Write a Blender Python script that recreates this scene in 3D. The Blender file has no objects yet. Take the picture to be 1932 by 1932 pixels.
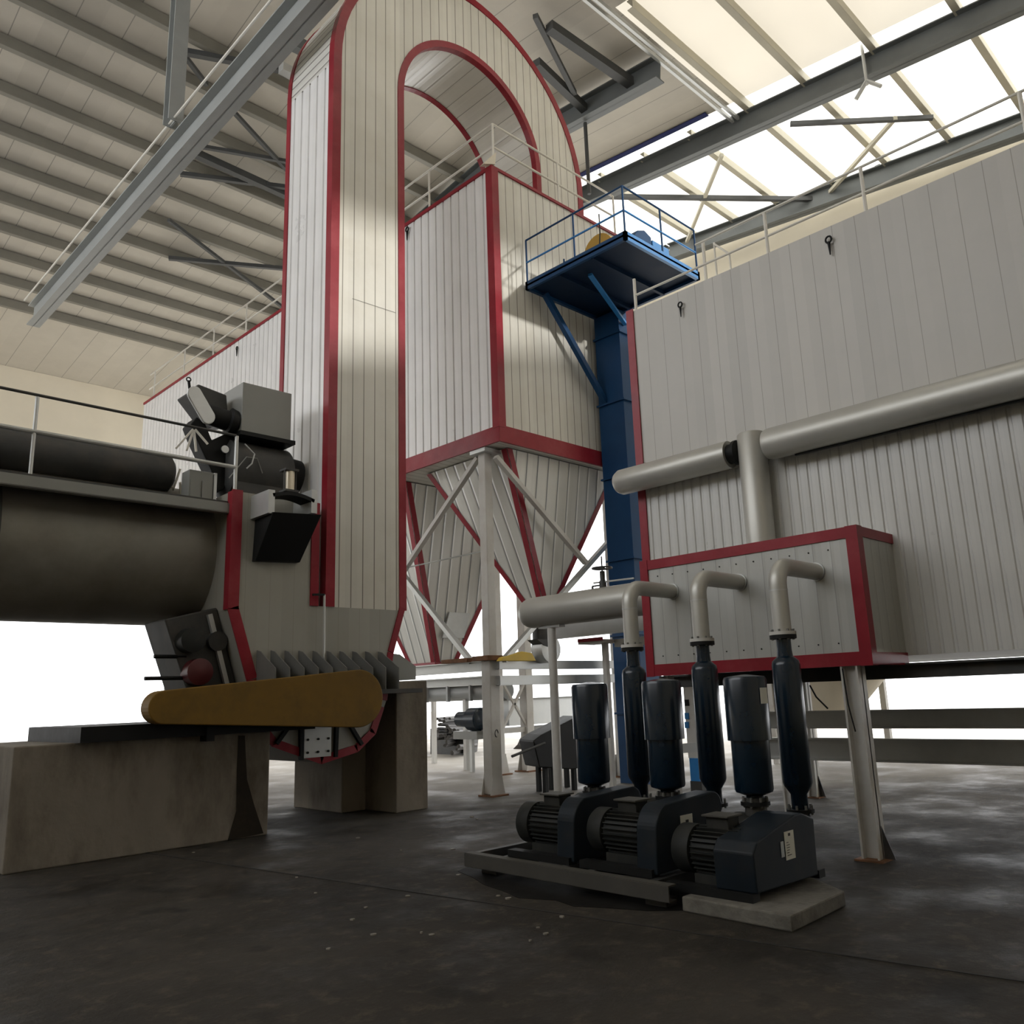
import bpy, math, random
from mathutils import Vector
R = random.Random(7)
sc = bpy.context.scene
C = bpy.context.collection
PI = math.pi

# ------------------------------------------------------------------ camera (solved from the photo's straight edges)
FPX = 1584.0; PP = (1002.0, 962.0); EYE = Vector((0, 0, 1.6))
c_r = Vector((.70871305, -.70452159, -.03708288))
c_d = Vector((.12625579, .17837026, -.97582966))
c_f = Vector((.69410755, .68690128, .21536326))
cam = bpy.data.cameras.new('camera'); camo = bpy.data.objects.new('camera', cam); C.objects.link(camo)
from mathutils import Matrix
camo.matrix_world = Matrix(((c_r.x, -c_d.x, -c_f.x, EYE.x), (c_r.y, -c_d.y, -c_f.y, EYE.y), (c_r.z, -c_d.z, -c_f.z, EYE.z), (0, 0, 0, 1)))
cam.sensor_width = 36; cam.lens = 36 * FPX / 1932
cam.shift_x = (966 - PP[0]) / 1932; cam.shift_y = (PP[1] - 966) / 1932
cam.clip_end = 500
sc.camera = camo

def ray(x, y): return c_r * ((x - PP[0]) / FPX) + c_d * ((y - PP[1]) / FPX) + c_f
def atX(x, y, X): v = ray(x, y); return EYE + v * (X / v.x)
def atY(x, y, Y): v = ray(x, y); return EYE + v * (Y / v.y)
def atZ(x, y, Z=0.): v = ray(x, y); return EYE + v * ((Z - EYE.z) / v.z)
RIDGE = 15.5
def zroof(Y): return 15.85 + .1 * Y if Y < RIDGE else 17.4 - .12 * (Y - RIDGE)
def atRoof(x, y, dz=0, far=False):
    v = ray(x, y)
    if far: t = (17.4 + .12 * RIDGE + dz - EYE.z) / (v.z + .12 * v.y)
    else: t = (15.85 + dz - EYE.z) / (v.z - .1 * v.y)
    return EYE + v * t

# ------------------------------------------------------------------ materials
def mat(name, col, rough=.6, metal=0., var=.12, scale=3., spec=.5, rvar=.12, stretch=None, bump=0., bscale=30., dirt=None, dirtscale=1.2, dirtamt=.5):
    m = bpy.data.materials.new(name); m.use_nodes = True
    nt = m.node_tree; n = nt.nodes; l = nt.links
    b = n['Principled BSDF']
    tc = n.new('ShaderNodeTexCoord'); mp = n.new('ShaderNodeMapping'); l.new(tc.outputs['Object'], mp.inputs['Vector'])
    if stretch: mp.inputs['Scale'].default_value = stretch
    nz = n.new('ShaderNodeTexNoise'); nz.inputs['Scale'].default_value = scale; nz.inputs['Detail'].default_value = 6; nz.inputs['Roughness'].default_value = .6
    l.new(mp.outputs[0], nz.inputs['Vector'])
    rp = n.new('ShaderNodeValToRGB')
    rp.color_ramp.elements[0].position = .25; rp.color_ramp.elements[1].position = .75
    rp.color_ramp.elements[0].color = (*[c * (1 - var) for c in col], 1); rp.color_ramp.elements[1].color = (*[min(1, c * (1 + var)) for c in col], 1)
    l.new(nz.outputs['Fac'], rp.inputs['Fac'])
    out = rp.outputs['Color']
    if dirt:
        n2 = n.new('ShaderNodeTexNoise'); n2.inputs['Scale'].default_value = dirtscale; n2.inputs['Detail'].default_value = 8; n2.inputs['Roughness'].default_value = .65
        l.new(mp.outputs[0], n2.inputs['Vector'])
        r2 = n.new('ShaderNodeValToRGB'); r2.color_ramp.elements[0].position = .46; r2.color_ramp.elements[1].position = .68
        r2.color_ramp.elements[0].color = (0, 0, 0, 1); r2.color_ramp.elements[1].color = (dirtamt,) * 3 + (1,)
        l.new(n2.outputs['Fac'], r2.inputs['Fac'])
        mx = n.new('ShaderNodeMixRGB'); l.new(r2.outputs[0], mx.inputs[0]); l.new(out, mx.inputs[1]); mx.inputs[2].default_value = (*dirt, 1)
        out = mx.outputs[0]
    l.new(out, b.inputs['Base Color'])
    mr = n.new('ShaderNodeMapRange'); mr.inputs['To Min'].default_value = max(.03, rough - rvar); mr.inputs['To Max'].default_value = min(1, rough + rvar)
    l.new(nz.outputs['Fac'], mr.inputs['Value']); l.new(mr.outputs[0], b.inputs['Roughness'])
    b.inputs['Metallic'].default_value = metal; b.inputs['Specular IOR Level'].default_value = spec
    if bump:
        n3 = n.new('ShaderNodeTexNoise'); n3.inputs['Scale'].default_value = bscale; n3.inputs['Detail'].default_value = 5
        l.new(tc.outputs['Object'], n3.inputs['Vector'])
        bp = n.new('ShaderNodeBump'); bp.inputs['Strength'].default_value = bump; bp.inputs['Distance'].default_value = .02
        l.new(n3.outputs['Fac'], bp.inputs['Height']); l.new(bp.outputs[0], b.inputs['Normal'])
    return m

def panel_mat(name, col, pitch, line=.014, linecol=(.10, .10, .09), rough=.34, metal=.0, spec=.6, rib=0., dirt=None, dirtamt=.3, var=.06):
    """sheet cladding: joints every PITCH metres along the UV u axis (metres)"""
    m = mat(name, col, rough, metal, var=var, scale=1.3, spec=spec, rvar=.08, dirt=dirt, dirtscale=.8, dirtamt=dirtamt)
    nt = m.node_tree; n = nt.nodes; l = nt.links; b = n['Principled BSDF']
    uv = n.new('ShaderNodeUVMap'); uv.uv_map = 'u'
    sx = n.new('ShaderNodeSeparateXYZ'); l.new(uv.outputs[0], sx.inputs[0])
    dv = n.new('ShaderNodeMath'); dv.operation = 'DIVIDE'; dv.inputs[1].default_value = pitch; l.new(sx.outputs['X'], dv.inputs[0])
    fr = n.new('ShaderNodeMath'); fr.operation = 'FRACT'; l.new(dv.outputs[0], fr.inputs[0])
    sb = n.new('ShaderNodeMath'); sb.operation = 'SUBTRACT'; l.new(fr.outputs[0], sb.inputs[0]); sb.inputs[1].default_value = .5
    ab = n.new('ShaderNodeMath'); ab.operation = 'ABSOLUTE'; l.new(sb.outputs[0], ab.inputs[0])      # 0 at the joint .. .5 mid
    mr = n.new('ShaderNodeMapRange'); mr.inputs['From Min'].default_value = .35 * line / pitch; mr.inputs['From Max'].default_value = .65 * line / pitch
    mr.inputs['To Min'].default_value = 1; mr.inputs['To Max'].default_value = 0; l.new(ab.outputs[0], mr.inputs['Value'])
    src = b.inputs['Base Color'].links[0].from_socket
    mx = n.new('ShaderNodeMixRGB'); l.new(mr.outputs[0], mx.inputs[0]); l.new(src, mx.inputs[1]); mx.inputs[2].default_value = (*linecol, 1)
    # sheet to sheet tone
    fl = n.new('ShaderNodeMath'); fl.operation = 'FLOOR'; l.new(dv.outputs[0], fl.inputs[0])
    wn = n.new('ShaderNodeTexWhiteNoise'); wn.noise_dimensions = '1D'; l.new(fl.outputs[0], wn.inputs['W'])
    hv = n.new('ShaderNodeHueSaturation'); m2 = n.new('ShaderNodeMapRange'); m2.inputs['To Min'].default_value = .95; m2.inputs['To Max'].default_value = 1.05
    l.new(wn.outputs['Value'], m2.inputs['Value']); l.new(m2.outputs[0], hv.inputs['Value']); l.new(mx.outputs[0], hv.inputs['Color'])
    l.new(hv.outputs[0], b.inputs['Base Color'])
    if rib:
        sn = n.new('ShaderNodeMapRange'); sn.inputs['From Min'].default_value = 0; sn.inputs['From Max'].default_value = .16; l.new(ab.outputs[0], sn.inputs['Value'])
        bp = n.new('ShaderNodeBump'); bp.inputs['Strength'].default_value = 1; bp.inputs['Distance'].default_value = rib
        l.new(sn.outputs[0], bp.inputs['Height']); l.new(bp.outputs[0], b.inputs['Normal'])
    return m

WHITE = (.60, .585, .53)
M = {}
M['flat'] = panel_mat('cream sheet with fine joints', WHITE, .205, .016, linecol=(.17, .16, .13), dirt=(.42, .37, .27), dirtamt=.25)
M['hood'] = panel_mat('grimy sheet with wide joints', (.315, .31, .275), .36, .008, linecol=(.26, .25, .21), rough=.5, dirt=(.30, .28, .22), dirtamt=.4)
M['rib'] = panel_mat('ribbed cladding', (.74, .735, .73), .5, .0001, rough=.3)
M['ribh'] = panel_mat('ribbed housing cladding', (.55, .55, .53), .5, .0001, rough=.3)
M['slope'] = panel_mat('ribbed hopper sheet', (.66, .655, .61), .28, .026, linecol=(.16, .17, .17), rib=.012, rough=.33)
M['arch'] = panel_mat('arched cladding', (.62, .60, .55), .3, .012, linecol=(.26, .25, .22), rib=.004, rough=.32)
M['archc'] = panel_mat('ribbed arch cover', (.62, .61, .57), .17, .03, linecol=(.20, .19, .17), rib=.012, rough=.33)
M['wall'] = panel_mat('pale grey smooth cladding', (.44, .425, .39), .27, .007, linecol=(.25, .235, .20), rough=.42)
M['casing'] = panel_mat('galvanised cladding', (.43, .435, .415), .19, .008, linecol=(.30, .30, .285), rough=.36, metal=.15, rib=.004, dirt=(.36, .35, .30), dirtamt=.35)
M['red'] = mat('red enamel trim', (.235, .011, .022), .36, var=.15, scale=2, rvar=.1, spec=.3, dirt=(.34, .06, .07), dirtscale=1.6, dirtamt=.4)
M['rust'] = mat('rust', (.19, .09, .045), .85, var=.4, scale=6, bump=.3)
M['galv'] = mat('galvanised steel', (.50, .51, .50), .42, metal=.55, var=.12, scale=2.5)
M['lagging'] = mat('aluminium pipe lagging', (.46, .455, .42), .42, metal=.45, var=.08, scale=1.5)
M['wpaint'] = mat('worn white paint', (.56, .55, .52), .5, var=.08, scale=4, dirt=(.22, .16, .11), dirtscale=2.0, dirtamt=.35)
M['railw'] = mat('white rail paint', (.66, .64, .58), .45, var=.05)
M['rafter'] = mat('grey steel paint', (.115, .125, .125), .5, var=.15, scale=1.2)
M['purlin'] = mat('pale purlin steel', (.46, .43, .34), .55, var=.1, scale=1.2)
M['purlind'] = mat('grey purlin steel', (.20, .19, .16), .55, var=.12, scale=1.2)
M['brace'] = mat('dark steel brace', (.06, .062, .062), .6, var=.2)
M['runway'] = mat('blue grey beam paint', (.30, .315, .31), .42, var=.1, scale=1.5)
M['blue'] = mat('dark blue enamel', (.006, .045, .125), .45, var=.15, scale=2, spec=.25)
M['navy'] = mat('deck blue with painted shade', (.003, .016, .045), .6, var=.15, scale=2, spec=.15)  # platform blue darkened for deck and joists: underside shade put into the colour
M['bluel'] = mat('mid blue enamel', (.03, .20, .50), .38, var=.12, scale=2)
M['teal'] = mat('deep blue green machine paint', (.0035, .013, .025), .24, var=.12, scale=1.5, spec=.5, rvar=.02)
M['motor'] = mat('dusty motor grey', (.014, .0155, .0145), .6, var=.3, scale=6, spec=.3, dirt=(.045, .04, .033), dirtscale=3, dirtamt=.5)
M['fin'] = mat('dusty fin steel', (.13, .13, .12), .6, var=.2, scale=3)
M['skid'] = mat('dusty skid steel', (.05, .047, .04), .75, var=.25, scale=4)
M['bluefilm'] = mat('blue edge film', (.02, .03, .16), .5)
M['black'] = mat('black steel', (.006, .0065, .0065), .6, var=.3, scale=5, spec=.25)
M['char'] = mat('charcoal grimy steel', (.035, .036, .035), .6, var=.35, scale=4, dirt=(.09, .075, .06), dirtscale=2.5, dirtamt=.45)
M['cab'] = mat('grey cabinet paint', (.22, .223, .208), .42, var=.06, scale=1.5)
M['drum'] = mat('dull drum steel', (.25, .24, .21), .5, metal=.35, var=.15, scale=1.5, dirt=(.14, .12, .09), dirtamt=.4)
M['yellow'] = mat('dull yellow guard paint', (.175, .098, .013), .6, var=.14, scale=2, spec=.3, dirt=(.075, .048, .013), dirtscale=2.2, dirtamt=.5)
M['yelb'] = mat('bright yellow paint', (.62, .42, .04), .5, var=.1)
M['ochre'] = mat('ochre paint', (.42, .24, .03), .5, var=.1)
M['conc'] = mat('stained concrete', (.20, .175, .14), .9, var=.16, scale=2.2, bump=.4, bscale=12, dirt=(.055, .042, .028), dirtscale=1.3, dirtamt=.8, stretch=(1, 1, .4))
M['pad'] = mat('pale concrete pad', (.15, .142, .122), .9, var=.25, scale=5, bump=.4, bscale=20, dirt=(.045, .04, .033), dirtscale=2.2, dirtamt=.85)
M['stain'] = mat('dark oil stain', (.004, .0035, .003), .7, var=.3, scale=5, spec=.15)
M['rundown'] = mat('brown oil run', (.020, .015, .009), .7, var=.4, scale=7, spec=.2)
M['tealm'] = mat('dull blue machine guard', (.004, .0095, .016), .55, var=.3, scale=5, spec=.25, dirt=(.02, .019, .017), dirtscale=3, dirtamt=.5)
M['paper'] = mat('white paper', (.66, .66, .60), .8, var=.05)
M['ink'] = mat('printed ink', (.04, .04, .04), .8, var=.1)
M['chrome'] = mat('brass toned cylinder', (.62, .56, .45), .3, metal=.7, var=.03, rvar=.01)
M['signal'] = mat('red motor paint', (.07, .005, .008), .5, var=.2)
M['cream'] = mat('cream wall sheet', (.66, .60, .48), .7, var=.06, scale=.6)
M['ceil'] = panel_mat('grey beige roof sheet', (.50, .465, .40), 1.0, .02, linecol=(.27, .25, .22), rough=.55, spec=.3)
M['seam'] = mat('dark joint', (.014, .013, .012), .9, var=.2)
M['scrap'] = mat('pale debris', (.24, .225, .195), .9, var=.2)
M['rubble'] = mat('rusted pipe ends', (.10, .095, .09), .7, var=.3, scale=6)
M['ground'] = mat('bright yard concrete', (.68, .66, .62), .9, var=.1, scale=.5)

def floor_mat():
    m = bpy.data.materials.new('worn dark concrete floor'); m.use_nodes = True
    nt = m.node_tree; n = nt.nodes; l = nt.links; b = n['Principled BSDF']
    tc = n.new('ShaderNodeTexCoord')
    def noise(s, d=8, r=.6):
        z = n.new('ShaderNodeTexNoise'); z.inputs['Scale'].default_value = s; z.inputs['Detail'].default_value = d; z.inputs['Roughness'].default_value = r
        l.new(tc.outputs['Object'], z.inputs['Vector']); return z.outputs['Fac']
    def ramp(f, a, b_, ca, cb):
        rp = n.new('ShaderNodeValToRGB'); rp.color_ramp.elements[0].position = a; rp.color_ramp.elements[1].position = b_
        rp.color_ramp.elements[0].color = (*ca, 1); rp.color_ramp.elements[1].color = (*cb, 1); l.new(f, rp.inputs[0]); return rp.outputs[0]
    base = ramp(noise(.55), .35, .7, (.014, .0122, .010), (.048, .042, .034))
    spots = ramp(noise(5.5, 9, .75), .52, .66, (0, 0, 0), (.75, .75, .75))
    mx = n.new('ShaderNodeMixRGB'); l.new(spots, mx.inputs[0]); l.new(base, mx.inputs[1]); mx.inputs[2].default_value = (.075, .061, .045, 1)
    bl = ramp(noise(1.7, 5, .55), .57, .68, (0, 0, 0), (.75, .75, .75))
    m3 = n.new('ShaderNodeMixRGB'); l.new(bl, m3.inputs[0]); l.new(mx.outputs[0], m3.inputs[1]); m3.inputs[2].default_value = (.012, .011, .0095, 1)
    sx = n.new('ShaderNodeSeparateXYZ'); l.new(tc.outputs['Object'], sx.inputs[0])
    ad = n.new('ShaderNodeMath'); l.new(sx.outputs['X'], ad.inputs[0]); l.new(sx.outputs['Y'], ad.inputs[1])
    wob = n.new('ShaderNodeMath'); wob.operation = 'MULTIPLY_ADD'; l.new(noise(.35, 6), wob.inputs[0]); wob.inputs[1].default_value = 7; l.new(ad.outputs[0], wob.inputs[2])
    day_mask = n.new('ShaderNodeMapRange'); day_mask.inputs['From Min'].default_value = 21.5; day_mask.inputs['From Max'].default_value = 34; l.new(wob.outputs[0], day_mask.inputs['Value'])
    m4 = n.new('ShaderNodeMixRGB'); l.new(day_mask.outputs[0], m4.inputs[0]); l.new(m3.outputs[0], m4.inputs[1]); m4.inputs[2].default_value = (.40, .375, .335, 1)  # far floor paler: daylight painted into the colour, along with pale dust
    l.new(m4.outputs[0], b.inputs['Base Color'])
    l.new(ramp(noise(1.1, 6), .36, .6, (.5,) * 3, (.9,) * 3), b.inputs['Roughness'])
    b.inputs['Specular IOR Level'].default_value = .22
    bp = n.new('ShaderNodeBump'); bp.inputs['Strength'].default_value = .6; bp.inputs['Distance'].default_value = .015
    l.new(noise(11, 8, .7), bp.inputs['Height']); l.new(bp.outputs[0], b.inputs['Normal'])
    return m
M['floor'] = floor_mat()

def sky_sheet(name, col, trans):
    m = bpy.data.materials.new(name); m.use_nodes = True; nt = m.node_tree; n = nt.nodes; l = nt.links
    n.remove(n['Principled BSDF']); o = n['Material Output']
    tc = n.new('ShaderNodeTexCoord'); nz = n.new('ShaderNodeTexNoise'); nz.inputs['Scale'].default_value = .35; l.new(tc.outputs['Object'], nz.inputs['Vector'])
    rp = n.new('ShaderNodeValToRGB'); rp.color_ramp.elements[0].position = .3; rp.color_ramp.elements[1].position = .7
    rp.color_ramp.elements[0].color = (*[c * .85 for c in col], 1); rp.color_ramp.elements[1].color = (*col, 1); l.new(nz.outputs['Fac'], rp.inputs[0])
    t = n.new('ShaderNodeBsdfTranslucent'); d = n.new('ShaderNodeBsdfDiffuse'); mx = n.new('ShaderNodeMixShader')
    l.new(rp.outputs[0], t.inputs['Color']); d.inputs['Color'].default_value = (*[c * .6 for c in col], 1)
    mx.inputs[0].default_value = 1 - trans
    l.new(t.outputs[0], mx.inputs[1]); l.new(d.outputs[0], mx.inputs[2]); l.new(mx.outputs[0], o.inputs['Surface'])
    return m
M['frp'] = sky_sheet('clear translucent roof sheet', (.96, .93, .84), .85)
M['frpe'] = sky_sheet('added translucent roof sheet', (.93, .86, .72), .44)  # only for the added skylight over the duct front
M['frpd'] = sky_sheet('aged translucent roof sheet', (.93, .85, .70), .25)

# ------------------------------------------------------------------ mesh helper
ORG = {}
def V(*a): return Vector(a)
class MB:
    def __init__(s): s.v = []; s.f = []; s.u = {}
    def face(s, pts, u=None):
        i = len(s.v); s.v += [Vector(p) for p in pts]; s.f.append(tuple(range(i, i + len(pts))))
        if u: s.u[len(s.f) - 1] = u
        return s
    def mesh(s, vs, fs):
        i = len(s.v); s.v += [Vector(p) for p in vs]; s.f += [tuple(i + k for k in f) for f in fs]; return s
    def box(s, x0, x1, y0, y1, z0, z1):
        v = [(x, y, z) for z in (z0, z1) for y in (y0, y1) for x in (x0, x1)]
        return s.mesh(v, [(0, 2, 3, 1), (4, 5, 7, 6), (0, 1, 5, 4), (2, 6, 7, 3), (0, 4, 6, 2), (1, 3, 7, 5)])
    def frame(s, d, up=None):
        d = Vector(d).normalized(); up = Vector(up) if up else (V(0, 0, 1) if abs(d.z) < .95 else V(1, 0, 0))
        a = d.cross(up).normalized(); return a, a.cross(d).normalized()
    def bar(s, p, q, w, h=None, up=None):
        p = Vector(p); q = Vector(q); h = h or w; a, b = s.frame(q - p, up)
        v = [e + a * (i * w / 2) + b * (j * h / 2) for e in (p, q) for i, j in ((-1, -1), (1, -1), (1, 1), (-1, 1))]
        return s.mesh(v, [(3, 2, 1, 0), (4, 5, 6, 7), (0, 1, 5, 4), (1, 2, 6, 5), (2, 3, 7, 6), (3, 0, 4, 7)])
    def ibeam(s, p, q, w, h, t=.03, up=None):
        p = Vector(p); q = Vector(q); a, b = s.frame(q - p, up)
        s.bar(p, q, t, h, up)
        for k in (-1, 1): s.bar(p + b * k * (h / 2 - t / 2), q + b * k * (h / 2 - t / 2), w, t, up)
        return s
    def channel(s, p, q, w, h, t=.02, up=None):
        p = Vector(p); q = Vector(q); a, b = s.frame(q - p, up)
        s.bar(p + a * w / 2, q + a * w / 2, t, h, up)
        for k in (-1, 1): s.bar(p + b * k * (h / 2), q + b * k * (h / 2), w, t, up)
        return s
    def tube(s, pts, r, n=14, cap=True):
        pts = [Vector(p) for p in pts]; rings = []
        rs = r if isinstance(r, (list, tuple)) else [r] * len(pts)
        a = None
        for k, p in enumerate(pts):
            d = (pts[min(k + 1, len(pts) - 1)] - pts[max(k - 1, 0)]).normalized()
            if a is None: a, b = s.frame(d)
            else:
                a = (a - d * a.dot(d)).normalized(); b = a.cross(d)
            rings.append([p + (a * math.cos(2 * PI * j / n) + b * math.sin(2 * PI * j / n)) * rs[k] for j in range(n)])
        base = len(s.v)
        for rg in rings: s.v += rg
        for k in range(len(pts) - 1):
            for j in range(n):
                j2 = (j + 1) % n; o = base + k * n
                s.f.append((o + j, o + j2, o + n + j2, o + n + j))
        if cap:
            s.f.append(tuple(base + j for j in range(n))[::-1]); s.f.append(tuple(base + (len(pts) - 1) * n + j for j in range(n)))
        return s
    def lathe(s, o, ax, prof, n=28):
        o = Vector(o); ax = Vector(ax).normalized()
        return s.tube([o + ax * h for r, h in prof], [max(r, .0005) for r, h in prof], n)
    def prism(s, poly, ext):
        ext = Vector(ext); n = len(poly); i = len(s.v)
        s.v += [Vector(p) for p in poly] + [Vector(p) + ext for p in poly]
        s.f.append(tuple(range(i, i + n))); s.f.append(tuple(range(i + 2 * n - 1, i + n - 1, -1)))
        for k in range(n): s.f.append((i + k, i + n + k, i + n + (k + 1) % n, i + (k + 1) % n))
        return s
    def build(s, name, m, parent=None, smooth=False, bevel=0., udir=None):
        off = ORG.get(parent, V(0, 0, 0)) if parent else V(0, 0, 0)
        me = bpy.data.meshes.new(name); me.from_pydata([tuple(p - off) for p in s.v], [], s.f); me.validate()
        uvl = me.uv_layers.new(name='u')
        ud = Vector(udir) if udir else None
        for k, p in enumerate(me.polygons):
            uu = s.u.get(k)
            for j, li in enumerate(p.loop_indices):
                if uu: uvl.data[li].uv = (uu[j], 0)
                elif ud is not None: uvl.data[li].uv = ((me.vertices[me.loops[li].vertex_index].co + off).dot(ud), 0)
        import bmesh
        bm = bmesh.new(); bm.from_mesh(me); bmesh.ops.recalc_face_normals(bm, faces=bm.faces); bm.to_mesh(me); bm.free()
        o = bpy.data.objects.new(name, me); C.objects.link(o); me.materials.append(M[m] if isinstance(m, str) else m)
        if smooth:
            me.polygons.foreach_set('use_smooth', [True] * len(me.polygons))
            try: me.set_sharp_from_angle(angle=math.radians(40))
            except Exception: pass
        if bevel:
            bv = o.modifiers.new('bevel', 'BEVEL'); bv.width = bevel; bv.segments = 2; bv.limit_method = 'ANGLE'
        if parent: o.parent = parent; ORG[o] = off
        return o
def tag(o, label, cat, group=None):
    o['label'] = label; o['category'] = cat
    if group: o['group'] = group
    return o
def thing(name, label, cat, loc, group=None):
    o = bpy.data.objects.new(name, None); o.empty_display_size = .2; C.objects.link(o); o.location = loc; ORG[o] = Vector(loc)
    return tag(o, label, cat, group)
def struct(o): o['kind'] = 'structure'; return o
def dup(root, dloc, label, group=None):
    r = root.copy(); C.objects.link(r); r.location = Vector(root.location) + Vector(dloc); r['label'] = label
    if group: r['group'] = group
    for ch in list(root.children):
        c = ch.copy(); C.objects.link(c); c.parent = r
        for g in ch.children:
            d = g.copy(); C.objects.link(d); d.parent = c
    return r
def arc(cx, cz, r, a0, a1, n): return [(cx + r * math.cos(a0 + (a1 - a0) * k / n), cz + r * math.sin(a0 + (a1 - a0) * k / n)) for k in range(n + 1)]

# ribbed vertical sheet: a real trapezoid profile along P0->P1, extruded from z0 to z1(t)
def ribbed(mb, p0, p1, z0, z1, nrm, pitch=.19, groove=.035, depth=.03):
    p0 = Vector(p0); p1 = Vector(p1); L = (p1 - p0).length; d = (p1 - p0) / L; nrm = Vector(nrm)
    n = max(1, round(L / pitch)); st = []
    for k in range(n):
        a = k * L / n; b = (k + 1) * L / n
        st += [(a, 0), (b - groove * 1.6, 0), (b - groove * 1.2, -depth), (b - groove * .4, -depth)]
    st.append((L, 0))
    for (a, h), (b, g) in zip(st, st[1:]):
        q0 = p0 + d * a + nrm * h; q1 = p0 + d * b + nrm * g
        mb.face([q0 + V(0, 0, z0), q1 + V(0, 0, z0), q1 + V(0, 0, z1), q0 + V(0, 0, z1)])
    return mb

# ================================================================== SETTING
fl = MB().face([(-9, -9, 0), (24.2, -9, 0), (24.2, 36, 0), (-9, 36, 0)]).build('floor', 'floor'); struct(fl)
yd = MB()
for x0, x1, y0, y1 in ((24.2, 70, -30, 90), (-40, 24.2, 36, 90)): yd.face([(x0, y0, -.02), (x1, y0, -.02), (x1, y1, -.02), (x0, y1, -.02)])
o = yd.build('ground', 'ground'); struct(o)
# floor joint
a = atZ(880, 1698); b = atZ(1620, 1806.5); d = (b - a).normalized()
jt = MB().bar(a - d * 5.0 + V(0, 0, .001), b + d * 2.5 + V(0, 0, .001), .02, .006); struct(jt.build('trim_1', 'seam'))

# roof: opaque sheets, translucent sheets
def roofquad(mb, x0, x1, y0, y1):
    ys = [y0] + ([RIDGE] if y0 < RIDGE < y1 else []) + [y1]
    for a, b in zip(ys, ys[1:]): mb.face([(x0, a, zroof(a)), (x1, a, zroof(a)), (x1, b, zroof(b)), (x0, b, zroof(b))])
ce = MB()
roofquad(ce, -9, 3, -9, 40); roofquad(ce, 3, 13.2, -9, 4.6); roofquad(ce, 3, 13.2, 8.4, 40); roofquad(ce, 13.2, 17.98, 9.75, 40)
struct(ce.build('ceiling', 'ceil', udir=(1, 0, 0)))
w = MB(); roofquad(w, 17.98, 24.3, -9, 40); struct(w.build('window_1', 'frp'))
w = MB(); roofquad(w, 13.2, 17.98, -9, 9.75); struct(w.build('window_2', 'frpd'))
w = MB(); roofquad(w, 3, 13.2, 4.6, 8.4); struct(w.build('window_added', 'frpe'))  # unseen skylight, added above the view to brighten the upper duct
tag(MB().prism([V(17.8, 10.4, zroof(10.4) - .05), V(17.98, 10.4, zroof(10.4) - .05), V(17.98, 15.4, zroof(15.4) - .05), V(17.8, 15.4, zroof(15.4) - .05)], (0, 0, .02)).build('edge_film', 'bluefilm'), 'thin dark blue strip edging the bright roof gap beside the broad rafter', 'strip')
# walls
def gable(name, X0, X1, y0, y1, z0, m='cream'):
    ys = [y0] + ([RIDGE] if y0 < RIDGE < y1 else []) + [y1]
    return MB().prism([V(X0, y, zroof(y) - .005) for y in ys] + [V(X0, y1, z0), V(X0, y0, z0)], (X1 - X0, 0, 0)).build(name, m)
struct(gable('wall_right', 24.05, 24.3, -9, 9.5, 4.5)); struct(gable('wall_right_upper', 24.05, 24.3, 9.5, 24, 13.2))
# unseen back wall; raking opening added to shape the sun patch on the duct
zt = zroof(-9.0) - .005
def wb(poly): struct(MB().prism([V(x, -9.2, z) for x, z in poly], (0, .2, 0)).build('wall_back', 'cream'))
SX0, SX1 = 10.6, 18.4
sill = lambda x: 11.62 + .24 * (x - 11.3)
wb([(-9.2, 0), (SX0, 0), (SX0, zt), (-9.2, zt)]); wb([(SX1, 0), (24.3, 0), (24.3, zt), (SX1, zt)])
wb([(SX0, 0), (SX1, 0), (SX1, sill(SX1)), (SX0, sill(SX0))]); wb([(SX0, 14.1), (SX1, 14.5), (SX1, zt), (SX0, zt)])
wl = MB().box(-9.2, -9, -9, 40, 0, 9.3); wl.box(-9.2, -9, -9, 2, 9.3, 15.0)
struct(wl.build('wall_left', 'cream'))
struct(MB().box(-9.2, 24.3, 36.0, 36.2, 6.5, zroof(36) - .01).build('wall_far', 'cream'))

# rafters
def order(k): return ['first', 'second', 'third', 'fourth', 'fifth', 'sixth', 'seventh', 'eighth', 'ninth', 'tenth', 'eleventh', 'twelfth', 'thirteenth'][k]
for X, lab in ((14.97, 'short dark roof beam just right of the arched duct'), (18.3, 'broad grey roof rafter crossing above the blue platform'), (23.2, 'grey roof rafter at the far end, above the pale end wall')):
    mb = MB()
    for y0, y1 in ((9.85 if X < 15 else -8.9, RIDGE), (RIDGE, 39)):
        mb.ibeam((X, y0, zroof(y0) - .55), (X, y1, zroof(y1) - .55), .34, .6, .03)
    for y in (6.0, 7.85, 9.7) if X > 15 else (): mb.bar((X + .02, y + .18, zroof(y) - .1), (X + .02, y + .18, zroof(y) - .45), .16, .02)
    t = tag(mb.build('roof_rafter', 'rafter'), lab, 'beam', 'roof rafters')
# purlins on the near slope
ny = [2.3, 4.15, 6.0, 7.75, 9.35, 11.2, 12.85, 14.5]
for k, y in enumerate(ny):
    mb = MB(); z = zroof(y) - .13
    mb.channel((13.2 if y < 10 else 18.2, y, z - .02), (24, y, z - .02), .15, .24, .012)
    tag(mb.build('roof_purlin', 'purlin'), f'pale purlin across the bright roof sheets, {order(7 - k)} below the ridge', 'purlin', 'purlins under the bright roof')
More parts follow.
